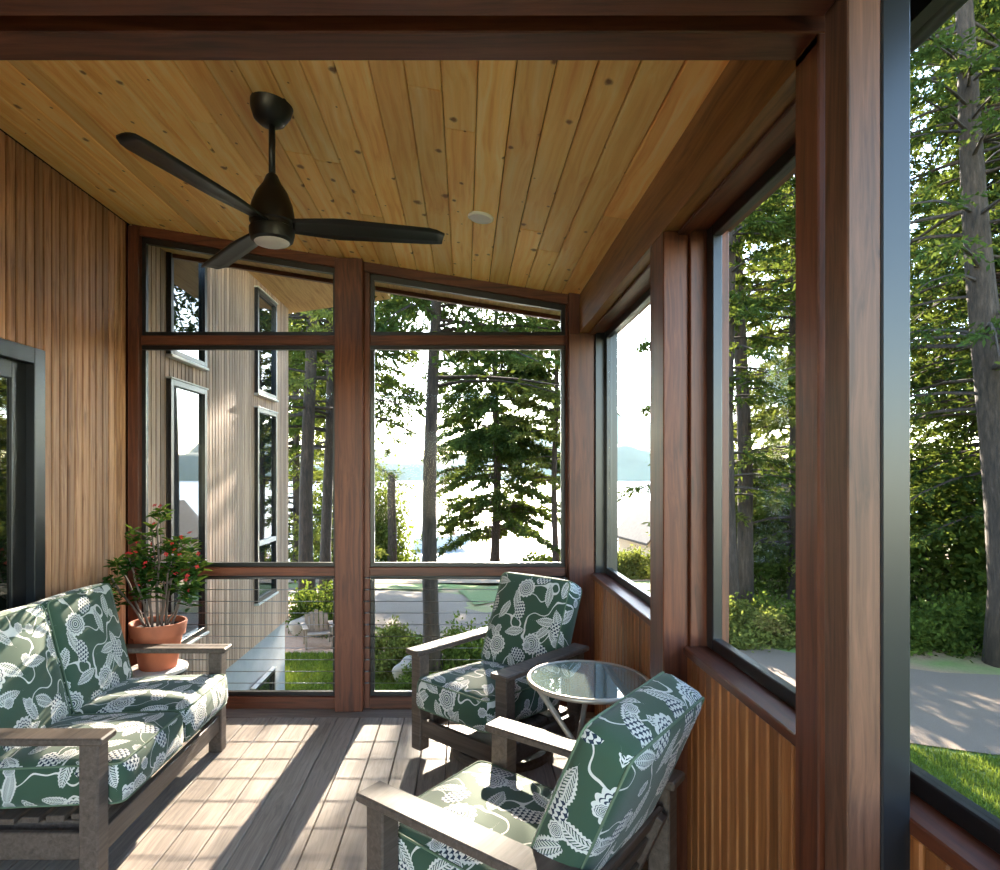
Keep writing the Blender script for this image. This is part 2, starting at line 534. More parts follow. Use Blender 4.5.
# ------------------------------------------------------------------ room constants
XL, XB, XS = -2.21, 0.745, 0.835          # left wall face, beam/post face, right siding face
YB = 4.02                                 # room face of the back posts
SL = 0.161                                # ceiling falls to the right
def zc(x): return 2.71 - SL * (x - XB)
TH = math.atan(SL)
YN = -1.3                                 # near end of porch
def bx(px, Y=4.09): return (px - 465) / 620 * Y
def bz(py, Y=4.09): return EYE + (473 - py) / 620 * Y

# ------------------------------------------------------------------ floor
floor = tag(box('floor', XL - 0.1, 1.0, YN, 4.22, -0.14, -0.028, M['dark_gap'], bevel=0), None, None, None, 'structure')
x = XL
pitch = 0.1405
while x < XS - 0.02:
    w = min(pitch, XS - x)
    o = box('floor_board', x + 0.0025, x + w - 0.0025, YN, 3.93, -0.025, 0.0, M['deck'], None, 0.003)
    o.parent = floor; o.location -= Vector(floor.location)
    x += pitch
o = box('border_board', XL, XS, 3.935, 4.20, -0.025, 0.0, M['deck_x'], None, 0.003); o.parent = floor; o.location -= Vector(floor.location)

# ------------------------------------------------------------------ ceiling
def sloped_slab(name, x0, x1, y0, y1, zoff0, zoff1, mat, parent=None):
    P = [(x0, zc(x0) + zoff0), (x1, zc(x1) + zoff0), (x1, zc(x1) + zoff1), (x0, zc(x0) + zoff1)]
    V = [(a, y0, b) for a, b in P] + [(a, y1, b) for a, b in P]
    F = [(0, 1, 2, 3), (7, 6, 5, 4), (0, 4, 5, 1), (1, 5, 6, 2), (2, 6, 7, 3), (3, 7, 4, 0)]
    return py_obj(name, V, F, mat, parent)
ceiling = tag(sloped_slab('ceiling', XL - 0.25, 1.05, YN, 4.62, 0.024, 0.22, M['dark_gap']), None, None, None, 'structure')
cp = 0.1185
xx = XL
while xx < XB:
    xc = xx + cp / 2
    cuts = [YN]
    y = YN + RNG.uniform(0.6, 3.2)
    while y < 3.9:
        cuts.append(y); y += RNG.uniform(1.7, 3.6)
    cuts.append(4.10)
    for a, b in zip(cuts[:-1], cuts[1:]):
        me = box_mesh(cp / math.cos(TH) - 0.003, round(b - a, 2) - 0.002, 0.02, M['ceil'], 0.004)
        o = bpy.data.objects.new('ceiling_board', me)
        o.location = (xc, (a + b) / 2, zc(xc) + 0.011)
        o.rotation_euler = (0, TH, 0)
        link(o, ceiling)
    xx += cp
# soffit outside the back wall and along the eave
sloped_slab('soffit', XL - 0.2, 1.05, 4.16, 4.60, 0.0, 0.022, M['soffit'], ceiling)
sloped_slab('eave_soffit', 0.99, 1.05, YN, 4.16, 0.0, 0.022, M['dark_gap'], ceiling)
sloped_slab('fascia', XL - 0.25, 1.05, 4.60, 4.64, -0.03, 0.22, M['frame_x'], ceiling)
sloped_slab('eave_fascia', 1.05, 1.08, YN, 4.64, -0.05, 0.2, M['black'], ceiling)
gz = zc(1.15)
gut = [(1.08 + 0.06 - 0.06 * math.cos(t), gz + 0.085 - 0.095 * math.sin(t)) for t in [i * math.pi / 10 for i in range(11)]]
Vg = [(a, YN, b) for a, b in gut] + [(a, 4.66, b) for a, b in gut]
py_obj('gutter', Vg, [(i, i + 1, 12 + i, 11 + i) for i in range(10)] + [tuple(range(11)), tuple(range(21, 10, -1))], M['black'], ceiling, smooth=True)

# ------------------------------------------------------------------ left wall with siding boards and a sliding door
wl = tag(box('wall_left', XL - 0.2, XL - 0.02, YN, 1.08, -0.02, zc(XL) + 0.03, M['dark_gap'], bevel=0), None, None, None, 'structure')
def under(o, par):
    o.parent = par; o.location -= Vector(par.location); return o
under(box('wall_panel', XL - 0.2, XL - 0.02, 3.18, 4.12, -0.02, zc(XL) + 0.03, M['dark_gap'], bevel=0), wl)
under(box('wall_panel', XL - 0.2, XL - 0.02, 1.08, 3.18, 2.14, zc(XL) + 0.03, M['dark_gap'], bevel=0), wl)
sp = 0.066
y = YN
D0, D1, DZ = 1.02, 3.247, 2.19
while y < 4.05:
    y1 = min(y + sp, 4.055)
    ztop = zc(XL) - 0.002
    if y1 > D0 and y < D1 - 0.01:
        under(box('siding_board', XL - 0.018, XL, y + 0.0045, y1 - 0.0045, DZ + 0.002, ztop, M['siding'], None, 0.005), wl)
    else:
        under(box('siding_board', XL - 0.018, XL, y + 0.0045, y1 - 0.0045, 0.002, ztop, M['siding'], None, 0.005), wl)
    y += sp
door = struct('door_1')
box('door_frame', XL - 0.10, XL + 0.014, 3.165, D1, 0.0, DZ, M['sashmetal'], door)
box('door_frame', XL - 0.10, XL + 0.014, D0, D0 + 0.082, 0.0, DZ, M['sashmetal'], door)
box('door_frame', XL - 0.10, XL + 0.014, D0 + 0.082, 3.165, DZ - 0.082, DZ, M['sashmetal'], door)
box('door_track', XL - 0.10, XL + 0.01, D0 + 0.082, 3.165, 0.0, 0.03, M['black'], door)
for (a, b, xo) in ((2.11, 3.165, -0.05), (1.102, 2.15, -0.085)):
    pn = box('door_panel', XL + xo - 0.02, XL + xo + 0.02, b - 0.10, b, 0.03, DZ - 0.082, M['black'], door)
    box('door_stile', XL + xo - 0.02, XL + xo + 0.02, a, a + 0.09, 0.03, DZ - 0.082, M['black'], door)
    box('door_rail', XL + xo - 0.02, XL + xo + 0.02, a + 0.09, b - 0.10, DZ - 0.17, DZ - 0.082, M['black'], door)
    box('door_rail', XL + xo - 0.02, XL + xo + 0.02, a + 0.09, b - 0.10, 0.03, 0.15, M['black'], door)
    box('pane', XL + xo - 0.006, XL + xo + 0.006, a + 0.09, b - 0.10, 0.15, DZ - 0.17, M['doorglass'], door, 0)

# ------------------------------------------------------------------ right wall
wr = tag(box('wall_right', XS + 0.02, 0.985, YN, YB, -0.02, 0.875, M['dark_gap'], bevel=0), None, None, None, 'structure')
y = YN
while y < YB - 0.01:
    y1 = min(y + 0.064, YB)
    under(box('siding_board', XS, XS + 0.018, y + 0.0045, y1 - 0.0045, 0.002, 0.872, M['wainscot'], None, 0.004), wr)
    y += 0.064
under(box('exterior_cladding', 0.985, 1.0, YN, YB, -0.3, 0.86, M['greysiding'], None), wr)
# timber beam and posts
trim = struct('trim_1')
bm = bmesh.new()
P = [(XB, 2.46), (XS + 0.01, 2.46), (XS + 0.01, zc(XS) + 0.02), (XB, zc(XB) + 0.02)]
vs = [[bm.verts.new((a, yy, b)) for a, b in P] for yy in (1.31, YB + 0.05)]
bm.faces.new(vs[0]); bm.faces.new(vs[1][::-1])
for i in range(4): bm.faces.new((vs[0][i], vs[1][i], vs[1][(i + 1) % 4], vs[0][(i + 1) % 4]))
bmesh.ops.recalc_face_normals(bm, faces=bm.faces[:])
from_bm('beam', bm, M['beam_y'], trim)
box('head_trim', XS + 0.01, 1.0, 1.41, YB + 0.1, 2.455, 2.66, M['frame_y'], trim)
box('head_stop', XS - 0.035, XS + 0.01, 1.415, YB, 2.445, 2.46, M['frame_y'], trim)
box('near_beam', XB, 1.0, YN, 1.19, 2.60, 2.66, M['beam_y'], trim)
p1 = struct('trim_2')
box('post', XB, XS + 0.005, 2.33, 2.497, 0.0, 2.46, M['frame_z'], p1, 0.004)
box('jamb', XS + 0.005, 0.985, 2.31, 2.515, 0.86, 2.455, M['frame_z'], p1, 0.003)
p2 = struct('trim_3')
box('post', XB, XB + 0.017, 1.308, 1.40, 0.0, 2.48, M['frame_z'], p2, 0.003)
box('post_core', XB + 0.017, XS + 0.005, 1.335, 1.415, 0.0, 2.46, M['frame_z'], p2, 0.003)
box('jamb', XS + 0.005, 0.985, 1.375, 1.42, 0.86, 2.60, M['frame_z'], p2, 0.003)
box('inner_post', 0.716, 0.779, 1.160, 1.236, 0.0, 2.66, M['inner_z'], p2, 0.003)
box('metal_channel', 0.779, 0.8335, 1.158, 1.225, 0.0, 2.66, M['sashmetal'], p2, 0.003)
hd = struct('trim_4')
box('header', XL, XB + 0.017, 1.308, 1.40, 2.48, 2.54, M['frame_x'], hd, 0.003)
box('header_board', XL, XS, 1.352, 1.395, 2.54, 2.68, M['frame_x'], hd, 0.003)
box('inner_header', XL, 0.716, 1.160, 1.236, 2.46, 2.62, M['frame_x'], hd, 0.003)

def side_window(name, y0, y1, z1=2.455, nose=0.022):
    w = struct(name)
    box('sill', XS - nose, 0.985, y0, y1, 0.873, 0.905, M['frame_y'], w, 0.004)
    xa, xb = 0.90, 0.935
    z0, s = 0.905, 0.058
    box('stile', xa, xb, y1 - s, y1, z0, z1, M['sashmetal'], w)
    box('stile', xa, xb, y0, y0 + s, z0, z1, M['sashmetal'], w)
    box('sash_rail', xa, xb, y0 + s, y1 - s, z0, z0 + 0.042, M['black'], w)
    box('sash_rail', xa, xb, y0 + s, y1 - s, z1 - 0.042, z1, M['black'], w)
    box('pane', 0.914, 0.92, y0 + s, y1 - s, z0 + 0.042, z1 - 0.042, M['glass'], w, 0)
    return w
side_window('window_7', 2.515, YB - 0.02)
side_window('window_8', 1.42, 2.31)
side_window('window_9', YN, 1.375, 2.60, 0.004)

wf = tag(box('wall_front_added', -0.25, 0.985, YN - 0.12, YN, -0.02, 2.2, M['greysiding'], None, 0), None, None, None, 'structure')  # unseen wall behind the camera, added to cut the light from the rear
under(box('wall_panel', XL, -1.75, YN - 0.12, YN, -0.02, 2.2, M['greysiding'], None, 0), wf)  # doorway gap beside this panel lets part of the rear light in
under(box('wall_panel', XL, 0.985, YN - 0.12, YN, 2.2, zc(XS), M['greysiding'], None, 0), wf)
# ------------------------------------------------------------------ back wall: posts, rails, glazing, cables
wb = struct('wall_back')
PC0, PC1 = bx(334.5, YB), bx(362.5, YB)
box('post', PC0, PC1, YB, 4.17, 0.0, zc(PC0) - 0.02, M['frame_z'], wb, 0.004)
box('post', bx(569, YB), XS + 0.006, YB, 4.17, 0.0, 2.458, M['frame_z'], wb, 0.004)
box('post_cap', bx(569, YB), XB, YB + 0.005, 4.17, 2.45, zc(XB) + 0.01, M['frame_z'], wb, 0.002)
box('post', XS + 0.006, 0.985, YB - 0.02, 4.17, -0.3, 2.458, M['sashmetal'], wb, 0.004)
box('post', XL + 0.002, bx(141), 4.055, 4.17, 0.0, zc(XL + 0.1) - 0.0, M['frame_z'], wb, 0.003)
A0, A1 = bx(141), PC0
B0, B1 = PC1, bx(569, YB)
YF0, YF1 = 4.085, 4.15
for (a, b) in ((A0, A1), (B0, B1)):
    a, b = (a, b) if a < PC0 - 0.1 else (bx(370), bx(565.5))
    box('transom_rail', a, b, YF0, YF1, bz(345), bz(335.5), M['frame_x'], wb)
    box('guard_rail', a, b, YF0 - 0.01, YF1, bz(575.5), bz(567), M['frame_x'], wb)
    box('bottom_rail', a, b, YF0 - 0.01, YF1, 0.0, bz(696.5), M['frame_x'], wb)
# sloping head moulding under the ceiling
for nm, (a, b, y0, y1, zo) in (('head_moulding', (A0 - 0.05, A1, 4.07, YF1, -0.062)), ('head_moulding', (B0, XB, 4.07, YF1, -0.062))):
    sloped_slab(nm, a, b, y0, y1, zo, 0.02, M['frame_x'], wb)
# wood stiles against the posts
box('side_jamb', B0, bx(370), YF0, YF1, 0.0, zc(B0) - 0.06, M['frame_z'], wb)
box('side_jamb', bx(565.5), B1, YF0, YF1, 0.0, zc(B1) - 0.06, M['frame_z'], wb)

def glazing(name, x0, x1, z0, z1, slope_top=False, s=0.027):
    w = struct(name)
    y0, y1 = 4.10, 4.135
    za = zc(x0) - 0.062 if slope_top else z1
    zb = zc(x1) - 0.062 if slope_top else z1
    box('sash_rail', x0, x1, y0, y1, z0, z0 + s, M['black'], w, 0.002)
    box('stile', x0, x0 + s, y0, y1, z0 + s, za - s - 0.004, M['black'], w, 0.002)
    box('stile', x1 - s, x1, y0, y1, z0 + s, zb - s, M['black'], w, 0.002)
    def quad(nm, P, ya, yb, mat):
        V = [(a, ya, b) for a, b in P] + [(a, yb, b) for a, b in P]
        F = [(0, 1, 2, 3), (7, 6, 5, 4), (0, 4, 5, 1), (1, 5, 6, 2), (2, 6, 7, 3), (3, 7, 4, 0)]
        return py_obj(nm, V, F, mat, w)
    t = s + (0.012 if slope_top else 0)
    quad('sash_rail', [(x0, za - t), (x1, zb - t), (x1, zb), (x0, za)], y0, y1, M['black'])
    fr = (za - zb) / (x1 - x0)
    quad('pane', [(x0 + s, z0 + s), (x1 - s, z0 + s), (x1 - s, zb - t + fr * s), (x0 + s, za - t - fr * s)], 4.115, 4.12, M['glass'])
GB0, GB1 = bx(370), bx(565.5)
glazing('window_1', A0, A1, bz(335.5), 0, True)
glazing('window_2', A0, A1, bz(567), bz(345))
glazing('window_3', A0, A1, bz(696.5), bz(575.5))
glazing('window_4', GB0, GB1, bz(335.5), 0, True)
glazing('window_5', GB0, GB1, bz(567), bz(345))
glazing('window_6', GB0, GB1, bz(696.5), bz(575.5))
for i in range(10):
    z = 0.862 - 0.0765 * i
    for (a, b) in ((A0, A1), (B0, B1)):
        tube('cable', [(a, 4.063, z), (b, 4.063, z)], 0.0026, M['steel'], wb, 6)
        tube('cable_fitting', [(a, 4.063, z), (a + 0.035, 4.063, z)], 0.0055, M['steel'], wb, 6)
        tube('cable_fitting', [(b - 0.035, 4.063, z), (b, 4.063, z)], 0.0055, M['steel'], wb, 6)

# ------------------------------------------------------------------ ceiling fan and ceiling light
FX, FY = -0.733, 2.355
fz = zc(FX)
fan = thing('ceiling_fan', 'matte black three blade ceiling fan hanging from the wooden ceiling', 'ceiling fan', (FX, FY, fz))
lathe('canopy', [(0.002, -0.085), (0.034, -0.082), (0.058, -0.066), (0.076, -0.03), (0.08, -0.002), (0.08, 0.0)], M['fan'], fan, 36, (0, 0, 0.004), (0, TH, 0))
tube('downrod', [(0, 0, -0.06), (0, 0, -0.28)], 0.0125, M['fan'], fan, 16)
mo = lathe('motor_housing', [(0.012, -0.26), (0.022, -0.27), (0.034, -0.30), (0.058, -0.335), (0.076, -0.38), (0.083, -0.42), (0.083, -0.447), (0.078, -0.452), (0.078, -0.468),
                        (0.084, -0.472), (0.084, -0.49), (0.078, -0.515), (0.068, -0.522)], M['fan'], fan, 40)
lathe('light_lens', [(0.066, -0.521), (0.062, -0.526), (0.04, -0.532), (0.002, -0.534)], M['lens'], mo, 36)
def blade_mesh():
    L0, L1 = 0.06, 0.66
    n = 18
    bm = bmesh.new()
    rows = []
    for i in range(n + 1):
        t = i / n
        r = L0 + (L1 - L0) * t
        hw = 0.034 + 0.030 * min(1, t * 3.2) - 0.010 * t
        a, b = -hw, hw
        if t > 0.9:
            a += 0.03 * ((t - 0.9) / 0.1) ** 1.6; b -= 0.006 * ((t - 0.9) / 0.1) ** 2
        row = []
        for j in range(5):
            s = a + (b - a) * j / 4
            zz = -0.30 * s * (0.4 + 0.6 * (1 - t)) + 0.006 * (1 - (j - 2) ** 2 / 4)
            row.append(((r, s, zz - 0.004), (r, s, zz + 0.004)))
        rows.append(row)
    lo = [[bm.verts.new(c[0]) for c in r] for r in rows]
    hi = [[bm.verts.new(c[1]) for c in r] for r in rows]
    for i in range(n):
        for j in range(4):
            bm.faces.new((lo[i][j], lo[i][j + 1], lo[i + 1][j + 1], lo[i + 1][j]))
            bm.faces.new((hi[i][j], hi[i + 1][j], hi[i + 1][j + 1], hi[i][j + 1]))
        bm.faces.new((lo[i][0], lo[i + 1][0], hi[i + 1][0], hi[i][0]))
        bm.faces.new((lo[i][4], hi[i][4], hi[i + 1][4], lo[i + 1][4]))
    for j in range(4):
        bm.faces.new((lo[0][j], hi[0][j], hi[0][j + 1], lo[0][j + 1]))
        bm.faces.new((lo[n][j], lo[n][j + 1], hi[n][j + 1], hi[n][j]))
    bmesh.ops.recalc_face_normals(bm, faces=bm.faces[:])
    return bm
b0 = None
for ang in (11, 131, 250):
    if b0 is None:
        b0 = from_bm('blade', blade_mesh(), M['fan'], fan, (0, 0, -0.455), (0, 0, math.radians(ang)), True)
    else:
        o = b0.copy(); link(o, fan); o.parent = fan; o.rotation_euler = (0, 0, math.radians(ang))
lx, ly = 0.078, 3.07
cl = thing('ceiling_light', 'small round white recessed light set in the wooden ceiling', 'ceiling light', (lx, ly, zc(lx)))
lathe('trim_ring', [(0.064, 0.002), (0.064, -0.006), (0.056, -0.011), (0.053, -0.008)], M['white'], cl, 32, (0, 0, 0), (0, TH, 0))
lathe('lens', [(0.054, -0.004), (0.053, -0.009), (0.002, -0.0105)], M['lens'], cl, 32, (0, 0, 0), (0, TH, 0))

# ------------------------------------------------------------------ cushions and seating
def cushion(name, w, d, t, r, bulge, mat, parent, loc, rot, seed=0):
    """rounded box w (x) by d (y) by t (z), crowned top and bottom, UVs in metres"""
    n = (14, 14, 5)
    hx, hy, hz = w / 2, d / 2, t / 2
    bm = bmesh.new()
    grid = {}
    def pos(i, j, k2):
        p = Vector((-hx + 2 * hx * i / n[0], -hy + 2 * hy * j / n[1], -hz + 2 * hz * k2 / n[2]))
        q = Vector((max(-hx + r, min(hx - r, p.x)), max(-hy + r, min(hy - r, p.y)), max(-hz + r, min(hz - r, p.z))))
        dv = p - q
        if dv.length > 1e-9: p = q + dv.normalized() * min(r, dv.length if dv.length < r else r)
        ex, ey = p.x / hx, p.y / hy
        cr = (1 - ex * ex) * (1 - ey * ey)
        p.z += (bulge if p.z > 0 else -bulge * 0.5) * cr * abs(p.z) / hz
        sx = 1 - (p.z / hz) ** 2
        p.x += 0.010 * math.copysign(1, p.x) * sx * (abs(ex) ** 3) * (1 - ey * ey)
        p.y += 0.010 * math.copysign(1, p.y) * sx * (abs(ey) ** 3) * (1 - ex * ex)
        p.z += 0.004 * math.sin(9 * p.x + seed) * math.cos(8 * p.y + 2 * seed) * cr
        return p
    def vert(i, j, k2):
        key = (i, j, k2)
        if key not in grid: grid[key] = bm.verts.new(pos(i, j, k2))
        return grid[key]
    uvl = bm.loops.layers.uv.new('UVMap')
    def face(keys, ax):
        f = bm.faces.new([vert(*q) for q in keys]); f.smooth = True
        for lp in f.loops:
            c = lp.vert.co
            if ax == 2: uvc = (c.x, c.y)
            elif ax == 1: uvc = (c.x, c.z + (hy if c.y > 0 else -hy) + (3.1 if c.y > 0 else 0))
            else: uvc = (c.z + (hx if c.x > 0 else -hx) + 1.3, c.y)
            lp[uvl].uv = (uvc[0] + seed * 0.37, uvc[1] + seed * 0.21)
    for i in range(n[0]):
        for j in range(n[1]):
            face([(i, j, n[2]), (i + 1, j, n[2]), (i + 1, j + 1, n[2]), (i, j + 1, n[2])], 2)
            face([(i, j, 0), (i, j + 1, 0), (i + 1, j + 1, 0), (i + 1, j, 0)], 2)
    for i in range(n[0]):
        for k2 in range(n[2]):
            face([(i, 0, k2), (i + 1, 0, k2), (i + 1, 0, k2 + 1), (i, 0, k2 + 1)], 1)
            face([(i, n[1], k2), (i, n[1], k2 + 1), (i + 1, n[1], k2 + 1), (i + 1, n[1], k2)], 1)
    for j in range(n[1]):
        for k2 in range(n[2]):
            face([(0, j, k2), (0, j, k2 + 1), (0, j + 1, k2 + 1), (0, j + 1, k2)], 0)
            face([(n[0], j, k2), (n[0], j + 1, k2), (n[0], j + 1, k2 + 1), (n[0], j, k2 + 1)], 0)
    c = from_bm(name, bm, mat, parent, loc, rot)
    e = r * 0.29
    for zs in (1, -1):
        pts = []
        a, b, rr = hx - e + 0.001, hy - e + 0.001, r * 0.9
        for (cx, cy, a0) in ((a - rr, b - rr, 0), (-a + rr, b - rr, 90), (-a + rr, -b + rr, 180), (a - rr, -b + rr, 270)):
            for q in range(5):
                an = math.radians(a0 + q * 22.5)
                pts.append((cx + rr * math.cos(an), cy + rr * math.sin(an), zs * (hz - e + 0.001)))
        tube('piping', pts, 0.0042, M['piping'], c, 6, True)
    return c

def seating(root, W, ncush, foot, swivel, seed, rdeg=14, by=0.235, bzc=0.665):
    """front faces local -y; W overall width across the arms"""
    aw = 0.105
    ax = W / 2 - aw / 2
    PM = M['poly']
    for s in (-1, 1):
        box('arm', s * ax - aw / 2, s * ax + aw / 2, -0.40, 0.34, 0.552, 0.58, PM, root, 0.006)
        x0, x1 = s * (ax - 0.005) - 0.036, s * (ax - 0.005) + 0.036
        box('leg', x0, x1, -0.375, -0.303, foot, 0.552, PM, root, 0.005)
        box('leg', x0, x1, 0.25, 0.32, foot, 0.552, PM, root, 0.005)
        box('side_rail', s * ax - 0.014, s * ax + 0.014, -0.303, 0.25, 0.115, 0.215, PM, root, 0.004)
    xi = ax - 0.041
    box('front_rail', -xi, xi, -0.365, -0.337, 0.115, 0.205, PM, root, 0.004)
    box('back_rail', -xi, xi, 0.27, 0.30, 0.115, 0.215, PM, root, 0.004)
    for q in range(6):
        yy = -0.27 + q * 0.095
        zz = 0.262 - 0.035 * (q / 5)
        box('seat_slat', -xi - 0.01, xi + 0.01, yy - 0.035, yy + 0.035, zz - 0.022, zz, PM, root, 0.003)
    for s in (-1, 1):
        box('seat_support', s * (xi - 0.03) - 0.015, s * (xi - 0.03) + 0.015, -0.32, 0.27, 0.16, 0.225, PM, root, 0.003)
    rec = math.radians(rdeg)
    for s in (-1, 1):
        o = box('back_post', s * (xi - 0.05) - 0.02, s * (xi - 0.05) + 0.02, 0.24, 0.27, 0.20, 0.50, PM, root, 0.003, (-rec, 0, 0))
    for q in range(3):
        o = box('back_slat', -xi + 0.03, xi - 0.03, 0.225 + 0.03 * q, 0.24 + 0.03 * q, 0.26 + 0.09 * q, 0.33 + 0.09 * q, PM, root, 0.003, (-rec, 0, 0))
    cw = (2 * (ax - 0.045)) / ncush
    for c in range(ncush):
        cx = -(ax - 0.045) + cw * (c + 0.5)
        cushion('seat_cushion', cw - 0.004, 0.64, 0.165, 0.035, 0.03, M['fabric'], root, (cx, -0.105, 0.352), (math.radians(-2.5), 0, 0), seed + c * 1.7)
        cushion('back_cushion', cw - 0.004, 0.56, 0.15, 0.035, 0.03, M['fabric'], root, (cx, by, bzc), (math.radians(90) - rec, 0, 0), seed + c * 2.3 + 5)
    if swivel:
        b = lathe('swivel_base', [(0.28, 0.0), (0.285, 0.006), (0.285, 0.03), (0.27, 0.045), (0.08, 0.05), (0.002, 0.05)], PM, root, 40)
        lathe('swivel_post', [(0.06, 0.045), (0.06, 0.16), (0.12, 0.17), (0.12, 0.205)], M['black'], root, 24)

sofa = thing('loveseat', 'two seat patio sofa with green floral cushions against the cedar wall', 'sofa', (-1.725, 2.893, 0), math.radians(90))
seating(sofa, 1.27, 2, 0.0, False, 1)
far = thing('armchair', 'floral cushioned patio armchair beside the cable rail and corner post', 'armchair', (0.205, 3.475, 0), math.atan2(-0.68, 0.73) , )
far.rotation_euler = (0, 0, math.atan2(-0.73, -0.68) + math.pi / 2)
seating(far, 0.72, 1, 0.03, True, 3, 23, 0.27, 0.655)
near = thing('armchair', 'floral patio armchair turned toward the sofa with its back to the cedar wainscot', 'armchair', (0.215, 1.93, 0))
near.rotation_euler = (0, 0, math.atan2(0.62, -0.78) + math.pi / 2)
seating(near, 0.76, 1, 0.03, True, 8, 23, 0.27, 0.655)

# ------------------------------------------------------------------ side table
tb = thing('side_table', 'round glass topped metal side table between the two armchairs', 'table', (0.536, 2.70, 0))
lathe('tabletop', [(0.002, 0.646), (0.25, 0.646), (0.25, 0.654), (0.002, 0.654)], M['tableglass'], tb, 48)
V, F = tube_arrays([(0.256 * math.cos(a), 0.256 * math.sin(a), 0.648) for a in [i * math.tau / 48 for i in range(48)]], 0.0115, 8, True)
py_obj('rim', V, F, M['rim'], tb, smooth=True)
for i in range(3):
    a = math.radians(195 + 120 * i)
    e = a + math.radians(150)
    tube('leg', [(0.235 * math.cos(a), 0.235 * math.sin(a), 0.638), (0.20 * math.cos(e), 0.20 * math.sin(e), 0.0)], 0.0125, M['rim'], tb, 10)
tube('leg_ring', [(0.07 * math.cos(a), 0.07 * math.sin(a), 0.33) for a in [i * math.tau / 20 for i in range(20)]], 0.007, M['rim'], tb, 6, True)

# ------------------------------------------------------------------ plant stand, pot, plant
PX, PY = -1.86, 3.76
st = thing('plant_stand', 'small round grey topped stand under the terracotta pot', 'plant stand', (PX, PY, 0))
lathe('stand_top', [(0.15, 0.352), (0.166, 0.355), (0.168, 0.364), (0.166, 0.374), (0.002, 0.374)], M['tabletop'], st, 40)
lathe('top_edge', [(0.155, 0.335), (0.16, 0.34), (0.16, 0.352), (0.02, 0.352)], M['black'], st, 40)
for i in range(3):
    a = math.radians(30 + 120 * i)
    tube('leg', [(0.10 * math.cos(a), 0.10 * math.sin(a), 0.345), (0.15 * math.cos(a), 0.15 * math.sin(a), 0.0)], 0.011, M['black'], st, 8)
pot = thing('potted_plant', 'terracotta pot with a thorny green houseplant and small red flowers', 'potted plant', (PX, PY, 0.374))
lathe('pot', [(0.10, 0.0), (0.106, 0.006), (0.135, 0.19), (0.138, 0.2), (0.152, 0.2), (0.163, 0.27), (0.16, 0.278), (0.150, 0.278), (0.14, 0.235), (0.05, 0.23)], M['terracotta'], pot, 40)
lathe('soil', [(0.145, 0.236), (0.14, 0.244), (0.08, 0.25), (0.002, 0.252)], M['soil'], pot, 28)
rp = random.Random(21)
leafV, leafF = [], []
tips = []
def add_leaf(P, D, L, w):
    D = D.normalized(); S = D.cross(Vector((rp.uniform(-.4, .4), rp.uniform(-.4, .4), 1))); S = S.normalized() if S.length > 1e-4 else Vector((1, 0, 0))
    N = S.cross(D)
    b = len(leafV)
    for (u, s, h) in ((0, 0, 0), (.35, -.8, .1), (.75, -.75, .04), (1, 0, -.08), (.75, .75, .04), (.35, .8, .1), (.5, 0, -.02)):
        leafV.append(tuple(P + D * (u * L) + S * (s * w) + N * (h * L)))
    for f in ((0, 1, 6), (1, 2, 6), (2, 3, 6), (3, 4, 6), (4, 5, 6), (5, 0, 6)):
        leafF.append((b + f[0], b + f[1], b + f[2]))
stems = [(-.10, -.06, .42), (-.20, .02, .38), (-.04, .0, .60), (.03, -.03, .70), (.12, -.02, .52), (.17, .05, .40), (.05, .07, .50), (-.12, .08, .46), (.10, -.08, .40), (-.22, -.05, .30),
         (0.0, -.10, .36), (.2, -.05, .30)]
for (tx, ty, h) in stems:
    b = Vector((tx * 0.35 + rp.uniform(-.02, .02), ty * 0.4, 0.245))
    pts = []
    for q in range(7):
        t = q / 6
        pts.append(b + Vector((tx * (t ** 1.2) * 0.85 + rp.uniform(-.008, .008), ty * t * 0.85 + rp.uniform(-.008, .008), h * 1.02 * t)))
    tube('stem', pts, [0.0085 - 0.004 * q / 6 for q in range(7)], M['stem'], pot, 6)
    tips.append((pts[-1], 1.0))
    for q in (3, 4, 5):
        if rp.random() < 0.75:
            a = rp.uniform(0, 6.28); L = rp.uniform(.06, .13)
            e = pts[q] + Vector((math.cos(a) * L, math.sin(a) * L * .6, L * .75))
            tube('stem', [pts[q], (pts[q] + e) / 2 + Vector((0, 0, .008)), e], [0.0045, .004, .003], M['stem'], pot, 5)
            tips.append((e, 0.8))
for (p, sc) in tips:
    for q in range(int(24 * sc)):
        a = q * 2.4; up = rp.uniform(-.25, .9)
        add_leaf(p - Vector((0, 0, rp.uniform(0, .09))), Vector((math.cos(a), math.sin(a), up)), rp.uniform(.055, .095) * sc ** .5, rp.uniform(.013, .02))
leafV = [(max(v[0], -0.315), v[1], v[2]) for v in leafV]
tag(py_obj('foliage', leafV, leafF, M['houseleaf'], pot, smooth=True), kind='stuff')
fm = None
for i, (p, sc) in enumerate(tips):
    if i % 2 and rp.random() < .5: continue
    for q in range(1 if rp.random() < .6 else 2):
        loc = p + Vector((rp.uniform(-.03, .03), rp.uniform(-.05, .0), rp.uniform(.01, .045)))
        if fm is None:
            V, F = [], []
            for j in range(4):
                a = j * math.pi / 2; b = len(V)
                V += [(0, 0, 0), (.011 * math.cos(a - .6), .011 * math.sin(a - .6), .004), (.015 * math.cos(a), .015 * math.sin(a), .002), (.011 * math.cos(a + .6), .011 * math.sin(a + .6), .004)]
                F.append((b, b + 1, b + 2, b + 3))
            o = py_obj('flower', V, F, M['petal'], pot, loc); fm = o
        else:
            o = fm.copy(); link(o, pot); o.location = loc
        o.rotation_euler = (rp.uniform(.4, 1.5), rp.uniform(-.5, .5), rp.uniform(-1, 1))

